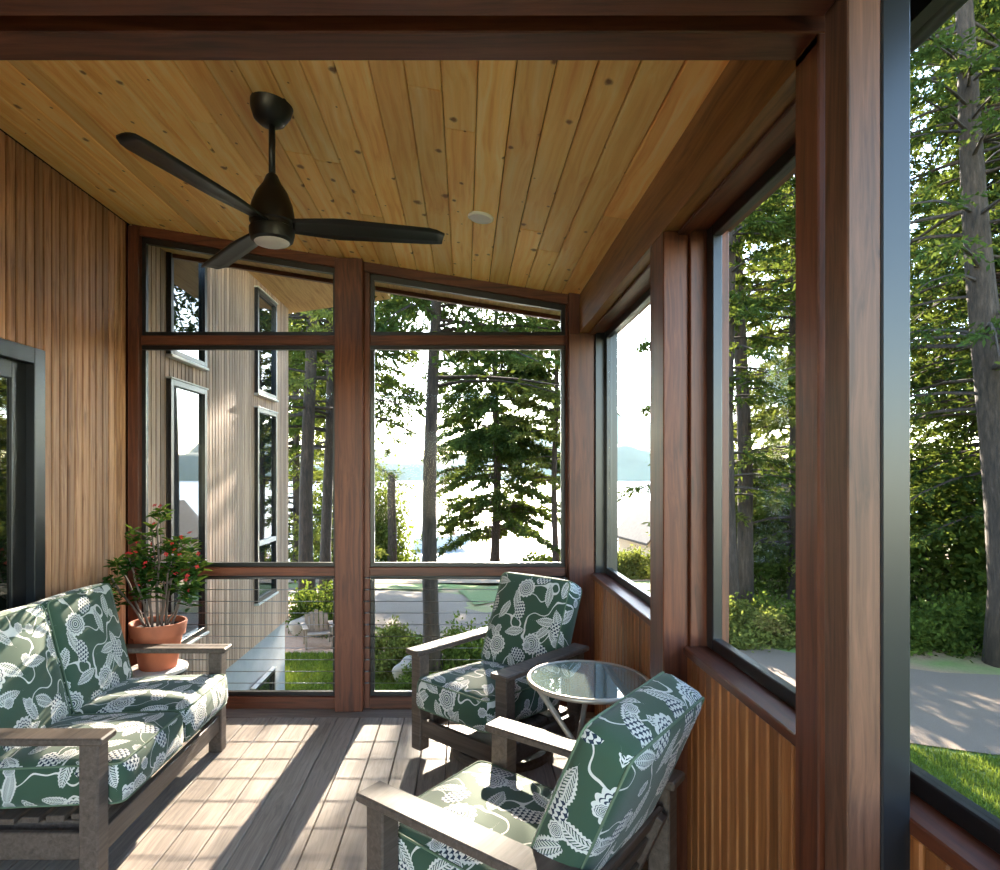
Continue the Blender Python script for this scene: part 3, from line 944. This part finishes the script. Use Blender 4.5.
# ------------------------------------------------------------------ house wing beyond the back wall
wing = thing('house_wing', 'pale wood clad wing of the house with tall narrow windows on grey concrete', 'building', (XL, 4.2, 0))
WZ0, WZ1, WY1 = -0.27, 3.62, 7.74
bm = bmesh.new()
y = 4.17
while y < WY1 - 0.01:
    y1 = min(y + 0.066, WY1)
    bm_box(bm, -0.02, 0.0, y + 0.006 - 4.2, y1 - 0.006 - 4.2, WZ0, WZ1)
    y += 0.066
tag(from_bm('siding', bm, M['greysiding'], wing), kind='stuff')
box('wall', -0.35, -0.021, -0.03, WY1 - 4.2 - 0.02, WZ0, WZ1, M['dark_gap'], wing, 0)
bm = bmesh.new()
x = -0.35
while x > -6: bm_box(bm, x - 0.064, x, WY1 - 4.2 - 0.02, WY1 - 4.2, WZ0, WZ1); x -= 0.066
tag(from_bm('end_siding', bm, M['greysiding'], wing), kind='stuff')
box('corner_board', -0.35, 0.004, WY1 - 4.2 - 0.02, WY1 - 4.2 + 0.004, WZ0, WZ1, M['greysiding'], wing)
box('foundation', -6, -0.03, -0.03, WY1 - 4.2 - 0.03, -1.6, WZ0, M['concrete'], wing, 0)
def wing_window(y0, y1, z0, z1, mull=None):
    y0 -= 4.2; y1 -= 4.2
    w = box('window', -0.01, 0.012, y0, y1, z0, z1, M['darkglass'], wing, 0)
    def ch(nm, a, b, c, d, e, f, m):
        o = box(nm, a, b, c, d, e, f, m, None, 0.002); o.parent = w; o.location -= Vector(w.location)
    s = 0.045
    ch('frame', 0.0, 0.04, y0, y0 + s, z0, z1, M['black'])
    ch('frame', 0.0, 0.04, y1 - s, y1, z0, z1, M['black'])
    ch('frame', 0.0, 0.04, y0 + s, y1 - s, z1 - s, z1, M['black'])
    ch('frame', 0.0, 0.04, y0 + s, y1 - s, z0, z0 + s, M['black'])
    ch('flashing', 0.0, 0.055, y0 - 0.01, y1 + 0.01, z0 - 0.02, z0, M['tabletop'])
    ch('flashing', 0.0, 0.05, y0 - 0.01, y1 + 0.01, z1, z1 + 0.012, M['tabletop'])
    if mull: ch('mullion', 0.0, 0.04, y0 + s, y1 - s, mull - 0.025, mull + 0.025, M['tabletop'])
wing_window(4.58, 5.22, 2.43, 3.45)
wing_window(4.58, 5.22, 0.22, 2.25)
wing_window(6.50, 7.17, 2.39, 3.50)
wing_window(6.50, 7.17, 0.18, 2.24, 0.80)
wing_window(6.40, 7.10, -1.25, -0.68)
# wing roof rising away from the wall, boarded underside
V = []
for yy in (4.3 - 4.2, 7.95 - 4.2):
    for (xx_, zz_) in ((-0.5, 3.53), (1.25, 3.78), (1.25, 3.98), (-0.5, 3.73)): V.append((xx_, yy, zz_))
py_obj('roof', V, [(0, 1, 2, 3), (7, 6, 5, 4), (0, 4, 5, 1), (1, 5, 6, 2), (2, 6, 7, 3), (3, 7, 4, 0)], M['soffit'], wing)

# ------------------------------------------------------------------ grounds, lake and hills
GZ = -1.25
def gz_at(X, Y):
    t = np.clip((np.asarray(Y, float) - 13.0) / 27.0, 0, 1)
    side = np.clip((np.asarray(X, float) - 11.0) / 6.0, 0, 1)
    t = t * (1 - 0.75 * side)
    return GZ - 2.95 * (t * t * (3 - 2 * t) * 0.35 + t * 0.65)
gx = np.concatenate([np.linspace(-70, -12, 20), np.linspace(-11, 20, 50), np.linspace(22, 90, 20)])
gy = np.concatenate([np.linspace(-30, 2, 10), np.linspace(3, 46, 60)])
XX, YY = np.meshgrid(gx, gy)
ZZ = gz_at(XX, YY) + 0.05 * np.sin(XX * 1.1) * np.cos(YY * 0.9) * (YY > 12)
V = np.stack([XX, YY, ZZ], -1).reshape(-1, 3)
nx, ny = len(gx), len(gy)
idx = np.arange(nx * ny).reshape(ny, nx)
F = np.stack([idx[:-1, :-1], idx[:-1, 1:], idx[1:, 1:], idx[1:, :-1]], -1).reshape(-1, 4)
g = bpy.data.objects.new('ground', mesh_np('ground', V, F, M['lawn'], True)); link(g); tag(g, kind='structure')

def patch(name, poly, mat, dz=0.02, step=None):
    """a ground patch following the terrain: ribbon between two polylines"""
    a, b = poly
    V, F = [], []
    K = 6
    for (p, q) in zip(a, b):
        for t in range(K + 1):
            X = p[0] + (q[0] - p[0]) * t / K; Y = p[1] + (q[1] - p[1]) * t / K
            V.append((X, Y, float(gz_at(X, Y)) + dz))
    for i in range(len(a) - 1):
        for t in range(K):
            F.append((i * (K + 1) + t, i * (K + 1) + t + 1, (i + 1) * (K + 1) + t + 1, (i + 1) * (K + 1) + t))
    o = py_obj(name, V, F, mat, smooth=True)
    return tag(o, kind='structure')
patch('driveway', ([(30, 5.2), (14, 5.7), (9, 5.9), (5.2, 6.1), (4.0, 6.6), (2.2, 8.4), (0.6, 9.7), (-1.2, 10.9), (-4, 12.6), (-9, 14)],
                   [(30, 7.6), (14, 8.1), (9, 8.3), (6.6, 8.6), (5.0, 9.6), (3.6, 11.2), (2.0, 12.9), (-0.4, 15.2), (-4, 16.8), (-9, 17.5)]), M['asphalt'], 0.03)
patch('beach', ([(-30, 19), (-10, 18.5), (-3, 18), (3, 18), (8, 20), (14, 24)], [(-30, 41), (-10, 41), (-3, 41), (3, 41), (8, 42), (14, 43)]), M['sand'], 0.06)
patch('mulch_bed', ([(-6, 9.5), (-2.6, 9.6), (-1.6, 9.5), (-.2, 8.8)], [(-6, 12.2), (-3.0, 12.2), (-1.8, 11.0), (0.3, 9.6)]), M['mulch'], 0.02)
patch('lawn', ([(-6, 5.8), (-2, 5.8), (1.5, 5.8), (3.2, 5.0), (8, 3.5), (16, 3)], [(-6, 9.6), (-2.4, 9.7), (0.3, 8.8), (3.4, 6.9), (8, 5.95), (16, 5.6)]), M['turf'], 0.015)
patch('lawn_strip', ([(0.2, 13.0), (1.2, 13.9), (3.5, 15.4), (7, 17)], [(-0.2, 16.0), (1.0, 17.3), (3.5, 19), (7, 20)]), M['turf'], 0.04)
patch('lawn_strip', ([(-5, 16.6), (-2, 16.2), (-.6, 15.6)], [(-5, 18.4), (-2, 18.2), (-.6, 17.4)]), M['turf'], 0.04)

lk = bpy.data.objects.new('lake', mesh_np('lake', [(-900, 30, -4.0), (900, 30, -4.0), (900, 460, -4.0), (-900, 460, -4.0)], [(0, 1, 2, 3)], M['water']))
link(lk); tag(lk, kind='structure')
def hill(name, px_pts, Y, depth, seed):
    r = np.random.default_rng(seed)
    xs = np.linspace(-420, 420, 220)
    hs = np.interp(xs, [(p - 465) / 620 * Y for p, _ in px_pts], [(473 - q) / 620 * Y + EYE for _, q in px_pts])
    for a, b in ((0.05, 1.2), (0.13, .8), (0.31, .5), (0.7, .35)):
        hs = hs + b * Y / 450 * np.sin(xs * a + r.uniform(0, 6))
    V, F = [], []
    for i, x in enumerate(xs):
        for (t, d) in ((0, 0), (0.3, .18), (.62, .4), (.88, .7), (1.0, 1.0), (.7, 1.6)):
            V.append((x, Y + d * depth, -4.2 + (hs[i] + 4.2) * t))
    n = len(xs)
    for i in range(n - 1):
        for j in range(5): F.append((i * 6 + j, (i + 1) * 6 + j, (i + 1) * 6 + j + 1, i * 6 + j + 1))
    o = py_obj(name, V, F, M['hill'], smooth=True)
    return tag(o, kind='structure')
hill('near_hill', [(-200, 462), (250, 460), (380, 457), (450, 466), (520, 468), (590, 452), (640, 441), (700, 450), (900, 462)], 440, 40, 1)
hill('far_hill', [(-300, 455), (300, 448), (395, 447), (430, 455), (480, 452), (560, 428), (600, 412), (632, 404), (680, 414), (760, 436), (1000, 450)], 900, 120, 2)

# haze over the lake
hz = NT('lake_haze'); hz.t.nodes.remove(hz.b)
vs_ = hz.n('ShaderNodeVolumeScatter'); vs_.inputs['Density'].default_value = 0.0002; vs_.inputs['Anisotropy'].default_value = 0.0
vs_.inputs['Color'].default_value = (0.86, 0.92, 1.0, 1)
hz.l(vs_.outputs[0], hz.out.inputs['Volume'])
hb = box('haze', -500, 500, 60, 880, -4.1, 160, hz.m, None, 0)
tag(hb, kind='structure')

# ------------------------------------------------------------------ trees and shrubs
def in_sun_beam(P):
    k_ = P[:, 1] - 4.1
    xr = P[:, 0] - SUN_AZ * k_
    zr = P[:, 2] - SUN_TAN * k_
    return (xr > -2.4) & (xr < 1.0) & (zr > -0.3) & (zr < 1.7)

def leaves_mesh(name, P, D, S, L, Wd, mat):
    n = len(P)
    L = np.asarray(L).reshape(-1, 1); Wd = np.asarray(Wd).reshape(-1, 1)
    V = np.stack([P, P + D * L * 0.45 + S * Wd, P + D * L, P + D * L * 0.5 - S * Wd], 1).reshape(-1, 3)
    F = np.arange(4 * n).reshape(n, 4)
    return mesh_np(name, V, F, mat)

def norm(a): return a / np.maximum(np.linalg.norm(a, axis=1, keepdims=True), 1e-6)

def conifer_parts(seed, H, r0, crown0, R, nb, ntw, nleaf, leaf, mat, lean=(0, 0), droop=0.35, world=None, keep=0.12, taper=0.7, rise=0.15):
    r = np.random.default_rng(seed)
    zs = np.linspace(0, H, 14)
    lx_, ly_ = lean
    def tr(z): return np.stack([lx_ * z / H + 0.06 * np.sin(z * .7 + seed), ly_ * z / H + 0.05 * np.cos(z * .6 + seed), z], -1)
    tp = tr(zs)
    rad = [r0 * (1.35 if i == 0 else 1.0) * max(0.12, 1 - (z / H) ** 1.15 * 0.95) for i, z in enumerate(zs)]
    tv, tf = tube_arrays([tuple(p) for p in tp], rad, 12)
    hb_ = crown0 + (H - crown0) * r.random(nb) ** 0.9
    t = (hb_ - crown0) / (H - crown0)
    Ln = R * (1 - t) ** taper * r.uniform(0.55, 1.1, nb) + 0.25
    az = r.uniform(0, 2 * np.pi, nb)
    dirx, diry = np.cos(az), np.sin(az)
    base = tr(hb_)
    up = rise * r.uniform(0.2, 1.4, nb)
    dr = droop * r.uniform(0.6, 1.4, nb)
    def bp(s):   # s (nb, k)
        h = Ln[:, None] * s
        z = h * up[:, None] - dr[:, None] * h * s
        return base[:, None, :] + np.stack([dirx[:, None] * h, diry[:, None] * h, z], -1)
    bs = bp(np.tile(np.linspace(0, 1, 5), (nb, 1)))
    BV, BF = [], []
    clear = in_sun_beam(bs[:, 3, :] + np.array(world)) if world is not None else np.zeros(nb, bool)
    for i in range(nb):
        if clear[i] and i % 3: continue
        if world is not None and bs[i, 4, 0] + world[0] < -1.4 and bs[i, 4, 1] + world[1] < 10.5: continue
        rb = min(0.055, 0.012 + 0.011 * Ln[i])
        v, f = tube_arrays([tuple(p) for p in bs[i]], [rb, rb * .75, rb * .55, rb * .35, rb * .15], 3, cap=False)
        o = len(BV); BV += v; BF += [tuple(q + o for q in ff) for ff in f]
    s = r.uniform(0.12, 1.0, (nb, ntw)) ** 0.75
    P0 = bp(s).reshape(-1, 3)
    lens = np.repeat(Ln, ntw)
    side = np.where(r.random(nb * ntw) < .5, -1, 1)
    ang = np.repeat(az, ntw) + side * r.uniform(0.35, 1.15, nb * ntw)
    TD = norm(np.stack([np.cos(ang), np.sin(ang), r.normal(-0.22, 0.22, nb * ntw)], -1))
    tl = (0.16 + 0.16 * lens) * r.uniform(.5, 1.2, nb * ntw) * (1.15 - s.reshape(-1) * .55)
    u = r.uniform(0, 1, (nb * ntw, nleaf))
    P = (P0[:, None, :] + TD[:, None, :] * (tl[:, None] * u)[:, :, None])
    P[:, :, 2] -= 0.12 * tl[:, None] * u ** 2
    P = P.reshape(-1, 3) + r.normal(0, 0.02, (nb * ntw * nleaf, 3))
    D = norm(np.repeat(TD, nleaf, 0) + r.normal(0, 0.55, P.shape) + np.array([0, 0, -0.15]))
    S = norm(np.cross(D, norm(r.normal(0, 0.6, P.shape) + np.array([0, 0, 1.0]))))
    if world is not None:
        m = in_sun_beam(P + np.array(world))
        ok = (~m) | (r.random(len(P)) < keep)
        ok &= ~((P[:, 0] + world[0] < -1.3) & (P[:, 1] + world[1] < 10.5))
        P, D, S = P[ok], D[ok], S[ok]
    n = len(P)
    lm = leaves_mesh('foliage', P, D, S, leaf * r.uniform(.6, 1.3, n), leaf * 0.17 * r.uniform(.7, 1.3, n), mat)
    tm = bpy.data.meshes.new('trunk'); tm.from_pydata(tv, [], tf); tm.update(); tm.materials.append(M['bark'])
    for p in tm.polygons: p.use_smooth = True
    bmx = mesh_np('branches', BV, BF, M['bark'])
    return tm, bmx, lm

def plant_tree(name, label, cat, parts, loc, rz=0.0, sc=1.0, group=None):
    t = thing(name, label, cat, loc, rz, group)
    t.scale = (sc, sc, sc)
    for nm, me in zip(('trunk', 'branches', 'foliage'), parts):
        if me is None: continue
        o = bpy.data.objects.new(nm, me); link(o, t)
        if nm != 'trunk': o['kind'] = 'stuff'
    return t
def gpos(X, Y, dz=-0.05): return (X, Y, float(gz_at(X, Y)) + dz)

# straight trunk just beyond the right bay of the back wall
l = gpos(-0.428, 8.3)
plant_tree('pine_tree', 'tall straight dark pine trunk standing nearest beyond the cable rail', 'tree',
           conifer_parts(3, 11, 0.115, 4.0, 2.1, 230, 18, 18, 0.115, M['needle_dark'], (0.05, 0), 0.3, l, 0.04), l)
l = gpos(-2.75, 16.5)
plant_tree('pine_tree', 'airy pine with hanging boughs behind the straight dark pine trunk', 'tree',
           conifer_parts(8, 15, 0.12, 4.6, 2.9, 230, 20, 18, 0.14, M['needle'], (0.1, 0), 0.45, l, 0.06), l)
# broad conifer on the shore in front of the lake
l = gpos(1.30, 26)
plant_tree('conifer_tree', 'full dark conifer by the shore with sun glitter on the lake behind', 'tree',
           conifer_parts(5, 17, 0.20, 1.6, 3.0, 420, 22, 20, 0.19, M['needle_dark'], (0, 0), 0.35, l, 0.10, 0.35), l)
l = gpos(3.5, 24)
plant_tree('conifer_tree', 'pale sunlit conifer beside the full dark conifer on the shore', 'tree',
           conifer_parts(15, 16, 0.13, 3.4, 1.9, 200, 16, 14, 0.17, M['needle_warm'], (0, 0), 0.35, l, 0.3, 0.4), l)

pA = conifer_parts(31, 16, 0.15, 1.6, 2.9, 230, 20, 17, 0.13, M['needle'], (0.2, 0.1), 0.4)
pB = conifer_parts(32, 18, 0.17, 1.8, 3.3, 260, 20, 17, 0.135, M['needle_dark'], (-0.2, 0.1), 0.42)
pD = conifer_parts(34, 17, 0.14, 2.4, 1.7, 150, 16, 15, 0.12, M['needle'], (0.1, 0.0), 0.3)
pC = conifer_parts(33, 15, 0.14, 0.9, 2.6, 220, 20, 16, 0.13, M['needle_warm'], (0.1, -0.1), 0.38)

# left bay: two trunks past the corner of the house
plant_tree('pine_tree', 'thick brown trunk rising behind the wooden garden chair', 'tree',
           conifer_parts(41, 16, 0.15, 3.4, 3.0, 170, 16, 16, 0.12, M['needle_warm'], (0.0, 0), 0.35, gpos(-3.15, 12.5), 0.05), gpos(-3.15, 12.5))
plant_tree('pine_tree', 'second brown trunk close beside the centre post in the left bay', 'tree',
           conifer_parts(42, 16, 0.12, 3.0, 2.6, 150, 16, 16, 0.12, M['needle'], (0.0, 0), 0.35, gpos(-2.92, 13.2), 0.05), gpos(-2.92, 13.2))
plant_tree('conifer_tree', 'yellow green conifer behind the two brown trunks past the house corner', 'tree', pC, gpos(-5.2, 19), 1.0, 1.0)
plant_tree('conifer_tree', 'tall green conifer far behind the two brown trunks past the house corner', 'tree', pA, gpos(-7.6, 25), 2.0, 1.1)
# right side, seen through the middle and near windows
rt = [(pD, 4.75, 11.2, 0.3, 1.0, 'grey barked conifer next to the far jamb of the middle side window'),
      (pD, 5.55, 12.4, 1.9, 1.1, 'dark trunked conifer in the middle of the middle side window'),
      (pC, 7.2, 13.6, 0.5, 1.05, 'light green conifer beyond the driveway in the middle side window'),
      (pC, 12.8, 24.0, 2.2, 1.15, 'pale conifer far behind the beige cottage'),
      (pB, 10.2, 11.6, 4.4, 1.0, 'dark conifer beyond the driveway in the near side window'),
      (pA, 12.6, 14.0, 5.0, 1.1, 'green conifer behind the leaning trunk'),
      (pB, 14.6, 16.6, 0.9, 1.1, 'dark conifer farthest behind the leaning trunk'),
      (pC, 11.4, 9.9, 2.8, 0.9, 'light green conifer beside the leaning trunk'),
      (pB, 13.0, 10.8, 5.6, 1.0, 'dark conifer beyond the leaning trunk on the driveway edge'),
      (pA, 8.9, 3.2, 1.1, 1.0, 'unseen green conifer on the lawn side of the driveway, kept for reflections'),  # this conifer and the next stand out of view, kept for reflections
      (pB, 8.4, -1.5, 3.0, 1.0, 'unseen dark conifer on the lawn beside the porch, kept for reflections')]
rt += [(pB, 16.5, 13.0, 2.4, 1.1, 'dark conifer deep in the woods right of the leaning trunk'),
       (pB, 17.5, 19.0, 3.3, 1.2, 'tall dark conifer deep in the woods behind the leaning trunk'),
       (pA, 12.4, 19.5, 4.1, 1.2, 'green conifer deep in the woods beside the beige cottage'),
       (pA, 20.5, 16.0, 0.2, 1.2, 'green conifer deepest in the woods beyond the driveway')]
for parts, X, Y, rz, sc, lab in rt:
    plant_tree('conifer_tree', lab, 'tree', parts, gpos(X, Y), rz, sc)
plant_tree('pine_tree', 'thick leaning pine trunk beside the driveway in the near side window', 'tree',
           conifer_parts(51, 15, 0.25, 3.5, 3.2, 120, 14, 14, 0.12, M['needle_dark'], (-0.9, 0.2), 0.3), gpos(7.92, 9.0))

def shrub_parts(seed, rx, ry, rz_, n, leaf, mat, clumps=26, stems_n=9):
    r = np.random.default_rng(seed)
    c = norm(r.normal(0, 1, (clumps, 3))) * r.uniform(.35, 1.0, (clumps, 1)) ** .6
    c[:, 2] = np.abs(c[:, 2])
    C = c * np.array([rx, ry, rz_])
    k_ = r.integers(0, clumps, n)
    P = C[k_] + r.normal(0, 1, (n, 3)) * np.array([rx, ry, rz_]) * 0.16
    P[:, 2] = np.abs(P[:, 2]) + 0.03
    D = norm(r.normal(0, 1, (n, 3)) + np.array([0, 0, .3])); S = norm(np.cross(D, r.normal(0, 1, (n, 3))))
    lm = leaves_mesh('foliage', P, D, S, leaf * r.uniform(.6, 1.3, n), leaf * .3 * r.uniform(.7, 1.2, n), mat)
    BV, BF = [], []
    for i in range(stems_n):
        e = C[i % clumps]
        v, f = tube_arrays([(0.05 * math.cos(i), 0.05 * math.sin(i), 0), tuple(e * .5 + np.array([0, 0, .05])), tuple(e)], [.02, .014, .006], 4, cap=False)
        o = len(BV); BV += v; BF += [tuple(q + o for q in ff) for ff in f]
    return mesh_np('stems', BV, BF, M['bark']), lm
def shrub(label, parts, loc, rz=0, sc=(1, 1, 1)):
    t = thing('shrub', label, 'shrub', loc, rz); t.scale = sc
    for nm, me in zip(('stems', 'foliage'), parts):
        o = bpy.data.objects.new(nm, me); link(o, t); o['kind'] = 'stuff'
    return t
sA = shrub_parts(61, 0.7, 0.6, 0.8, 7000, 0.075, M['leaf'])
sB = shrub_parts(62, 0.9, 0.7, 0.7, 8000, 0.085, M['needle_warm'])
sC = shrub_parts(63, 2.2, 1.8, 4.2, 16000, 0.17, M['leaf'], 60, 16)
shrub('green leafy shrub at the foot of the straight dark pine trunk', sA, gpos(0.12, 8.5), 0, (.75, .8, .95))
shrub('dry pale shrub beside the boulder beyond the cable rail', sB, gpos(-1.02, 8.9), 0, (.62, .8, .75))
shrub('low green shrub left of the pine trunk base', sA, gpos(-0.55, 7.9), 2, (.5, .5, .45))
shrub('sunlit shrub behind the wooden garden chair', sA, gpos(-2.55, 11.3), 1, (1.1, 1, 1))
shrub('tall light green shrub on the beach beside the broken trunk', sC, gpos(-4.4, 25.5), 0, (1, 1, 1.05))
shrub('small green shrub on the shore under the full dark conifer', sA, gpos(3.3, 25), 0, (1.7, 1.3, 1.3))
shrub('green undergrowth beside the driveway under the grey barked conifer', sB, gpos(4.55, 10.4), 0, (1.0, 1, .8))
shrub('leafy undergrowth beside the driveway under the dark trunked conifer', sA, gpos(5.5, 10.5), 2, (1.1, 1, .9))
shrub('dense undergrowth at the driveway edge under the light green conifer', sA, gpos(6.9, 10.0), 3, (1.2, 1, .9))
shrub('bright leafy bush at the driveway edge by the near side window', sA, gpos(8.0, 9.9), 0.7, (1.1, 1, 1.0))
shrub('bright undergrowth at the driveway edge beside the leaning trunk', sA, gpos(9.3, 9.6), 4, (1.4, 1, 1.1))
shrub('dark undergrowth at the driveway edge beyond the leaning trunk', sB, gpos(11.4, 9.4), 2, (1.6, 1, 1.3))
shrub('tall leafy bush in the shade beyond the driveway', sC, gpos(9.4, 12.6), 1, (.9, .9, .7))
shrub('tall leafy bush near the beige cottage', sC, gpos(6.6, 14.6), 3, (.7, .7, .7))
shrub('low round bush in front of the pale gabled shed', sB, gpos(5.6, 20.5), 3, (1.6, 1.4, 1.2))

snag = thing('tree_stump', 'tall broken off trunk without branches standing on the beach', 'tree trunk', gpos(-2.83, 24))
tube('trunk', [(0, 0, -0.05), (0.02, 0, 1.5), (-0.02, 0, 3.0), (0, 0, 3.95)], [0.21, 0.17, 0.16, 0.15], M['bark'], snag, 12)

# boulders
rb_ = random.Random(4)
def boulder(label, loc, s):
    bm = bmesh.new(); bmesh.ops.create_icosphere(bm, subdivisions=3, radius=1.0)
    a, b = rb_.uniform(0, 9), rb_.uniform(0, 9)
    for v in bm.verts:
        f = 1 + .16 * math.sin(v.co.x * 2.3 + a) * math.cos(v.co.y * 2.9 + b) + .10 * math.sin(v.co.z * 4 + a + v.co.x * 3)
        v.co = Vector((v.co.x * s[0] * f, v.co.y * s[1] * f, v.co.z * s[2] * f))
    o = from_bm('boulder', bm, M['stone'], None, loc, (0, 0, rb_.uniform(0, 3)), True)
    tag(o, label, 'rock')
boulder('rounded grey boulder among the shrubs beyond the cable rail', gpos(-0.78, 8.35, 0.12), (.26, .2, .2))
boulder('grey boulder beside the mulch behind the garden chair', gpos(-2.75, 10.9, 0.1), (.4, .3, .22))
boulder('wide rock on the beach beside the broken trunk', gpos(-1.7, 29, 0.15), (.9, .6, .4))
boulder('rock at the water edge right of the beach stump', gpos(-2.4, 31, 0.15), (.6, .6, .4))

# garden chair
gc = thing('garden_chair', 'weathered wooden slatted garden chair on the mulch past the house corner', 'garden chair', gpos(-2.37, 10.0, 0.02), math.radians(20))
gc.scale = (0.7, 0.7, 0.62)
for i in range(5):
    box('back_slat', -0.27 + i * 0.11, -0.18 + i * 0.11, 0.26, 0.285, 0.18, 0.86 - 0.05 * abs(i - 2), M['chairwood'], gc, 0.004, (math.radians(-14), 0, 0))
box('seat', -0.27, 0.27, -0.28, 0.24, 0.30, 0.33, M['chairwood'], gc, 0.004, (math.radians(-8), 0, 0))
for s in (-1, 1):
    box('arm', s * 0.31 - 0.06, s * 0.31 + 0.06, -0.36, 0.30, 0.52, 0.545, M['chairwood'], gc, 0.004)
    box('leg', s * 0.29 - 0.02, s * 0.29 + 0.02, -0.32, -0.22, 0.0, 0.52, M['chairwood'], gc, 0.003)
    box('leg', s * 0.29 - 0.02, s * 0.29 + 0.02, 0.20, 0.28, 0.0, 0.52, M['chairwood'], gc, 0.003)
box('back_brace', -0.28, 0.28, 0.235, 0.26, 0.30, 0.37, M['chairwood'], gc, 0.003)

# shed and cottage, dock and boat
def gable(root, w, d, h, ridge, wallm, roofm, along='y'):
    P = [(-w / 2, 0), (w / 2, 0), (w / 2, h), (0, ridge), (-w / 2, h)]
    MM = Matrix(((1, 0, 0, 0), (0, 0, 1, 0), (0, 1, 0, 0), (0, 0, 0, 1)))
    prism('wall', P, -d / 2, d / 2, wallm, root, MM)
    t = 0.09; ov = 0.22
    for s in (-1, 1):
        sl = (ridge - h) / (w / 2)
        R_ = [(0, ridge + t), (0, ridge + t + .02), (s * (w / 2 + ov), h - sl * ov + t + .02), (s * (w / 2 + ov), h - sl * ov), (0, ridge)]
        R_ = [(0, ridge), (s * (w / 2 + ov), h - sl * ov), (s * (w / 2 + ov), h - sl * ov + t), (0, ridge + t)]
        prism('roof_panel', R_, -d / 2 - ov, d / 2 + ov, roofm, root, MM)
shd = thing('boat_shed', 'pale gabled shed near the lake seen through the far side window', 'shed', gpos(7.7, 24.5, -0.3), math.radians(8))
gable(shd, 2.2, 3.0, 1.9, 3.1, M['shed'], M['shingle'])
box('door', -0.45, 0.45, -1.53, -1.50, 0.1, 1.8, M['boatwhite'], shd)
cot = thing('cottage', 'beige cottage behind the dark trunked conifer across the driveway', 'building', gpos(8.3, 17.4, -0.2), math.radians(-20))
gable(cot, 4.0, 4.0, 2.5, 3.6, M['cottage'], M['shingle'])
for a in (-1.0, 1.0):
    f_ = box('window', a - .45, a + .45, -2.04, -1.99, 0.95, 2.0, M['boatwhite'], cot)
    o = box('pane', a - .38, a + .38, -2.06, -2.035, 1.02, 1.93, M['darkglass'], None, 0); o.parent = f_; o.location -= Vector(f_.location)
dk = thing('dock', 'low wooden dock over the lake beyond the broken trunk', 'dock', (-3.2, 50, -4.0))
for i in range(24): box('plank', -3.2 + i * .26, -2.96 + i * .26, -.8, .8, .32, .37, M['dockwood'], dk, 0)
for px_ in (-3, -.2, 2.6):
    for py_ in (-.7, .7): tube('pile', [(px_, py_, -.6), (px_, py_, .9)], .09, M['dockwood'], dk, 8)
dk2 = thing('dock', 'railed timber deck near the lake beside the pale shed', 'deck', gpos(6.6, 29, 0))
for i in range(10): box('plank', -1.3 + i * .26, -1.06 + i * .26, -.8, .8, .62, .67, M['dockwood'], dk2, 0)
for i in range(6): box('rail_post', -1.25 + i * .5, -1.19 + i * .5, -.78, -.72, 0, 1.55, M['dockwood'], dk2, 0)
box('hand_rail', -1.3, 1.3, -.8, -.70, 1.5, 1.57, M['dockwood'], dk2, 0)
bt = thing('motor_boat', 'moored white motor boat with blue canvas behind the pine trunk', 'boat', (-1.6, 46, -4.0), math.radians(12))
bm = bmesh.new()
st_ = [(-2.2, .75, .0, .8), (-1, .85, -.05, .85), (.6, .8, -.02, .95), (1.7, .45, .15, 1.1), (2.3, .03, .7, 1.2)]
rows = [[bm.verts.new((x_, -w_, h_)), bm.verts.new((x_, -w_ * .6, b_)), bm.verts.new((x_, w_ * .6, b_)), bm.verts.new((x_, w_, h_))] for x_, w_, b_, h_ in st_]
rows = [[r_[i] for i in range(4)] for r_ in rows]
for r1, r2 in zip(rows[:-1], rows[1:]):
    for i in range(3): bm.faces.new((r1[i], r2[i], r2[i + 1], r1[i + 1]))
    bm.faces.new((r1[3], r2[3], r2[0], r1[0]))
bm.faces.new(rows[0]); bm.faces.new(rows[-1][::-1])
bmesh.ops.recalc_face_normals(bm, faces=bm.faces[:])
from_bm('hull', bm, M['boatwhite'], bt)
box('canopy', -1.6, .5, -.7, .7, 1.75, 1.83, M['boatblue'], bt, 0.03)
for a in (-1.5, .4):
    for b in (-.65, .65): tube('canopy_pole', [(a, b, .75), (a, b, 1.76)], .025, M['steel'], bt, 6)
prism('windscreen', [(.55, .85), (1.0, .9), (.65, 1.35)], -.55, .55, M['darkglass'], bt, Matrix(((1, 0, 0, 0), (0, 0, 1, 0), (0, 1, 0, 0), (0, 0, 0, 1))))

# grass blades on the visible lawns
def grass(label, x0, x1, y0, y1, n, seed, keepf=None):
    r = np.random.default_rng(seed)
    X = r.uniform(x0, x1, n); Y = r.uniform(y0, y1, n)
    if keepf is not None:
        m = keepf(X, Y); X, Y = X[m], Y[m]
    n = len(X)
    Z = gz_at(X, Y) + 0.012
    a = r.uniform(0, 6.28, n); h = r.uniform(.03, .075, n); w = .006
    B = np.stack([X, Y, Z], -1)
    S = np.stack([np.cos(a), np.sin(a), 0 * a], -1) * w
    T = B + np.stack([r.normal(0, .02, n), r.normal(0, .02, n), h], -1)
    V = np.stack([B - S, B + S, T], 1).reshape(-1, 3)
    o = bpy.data.objects.new('grass', mesh_np('grass', V, np.arange(3 * n).reshape(n, 3), M['grassblade']))
    link(o); tag(o, label, 'grass', None, 'stuff')
grass('short sunlit grass past the corner of the house wing', -4.5, 0.2, 7.0, 9.55, 60000, 71, lambda X, Y: Y < 9.6 - 0.25 * np.maximum(X + 2, 0))
grass('short sunlit grass between the porch and the driveway', 2.6, 8.0, 3.6, 6.6, 60000, 72, lambda X, Y: Y < np.interp(X, [2.6, 4, 5.2, 9], [7.6, 6.5, 6.02, 5.85]))
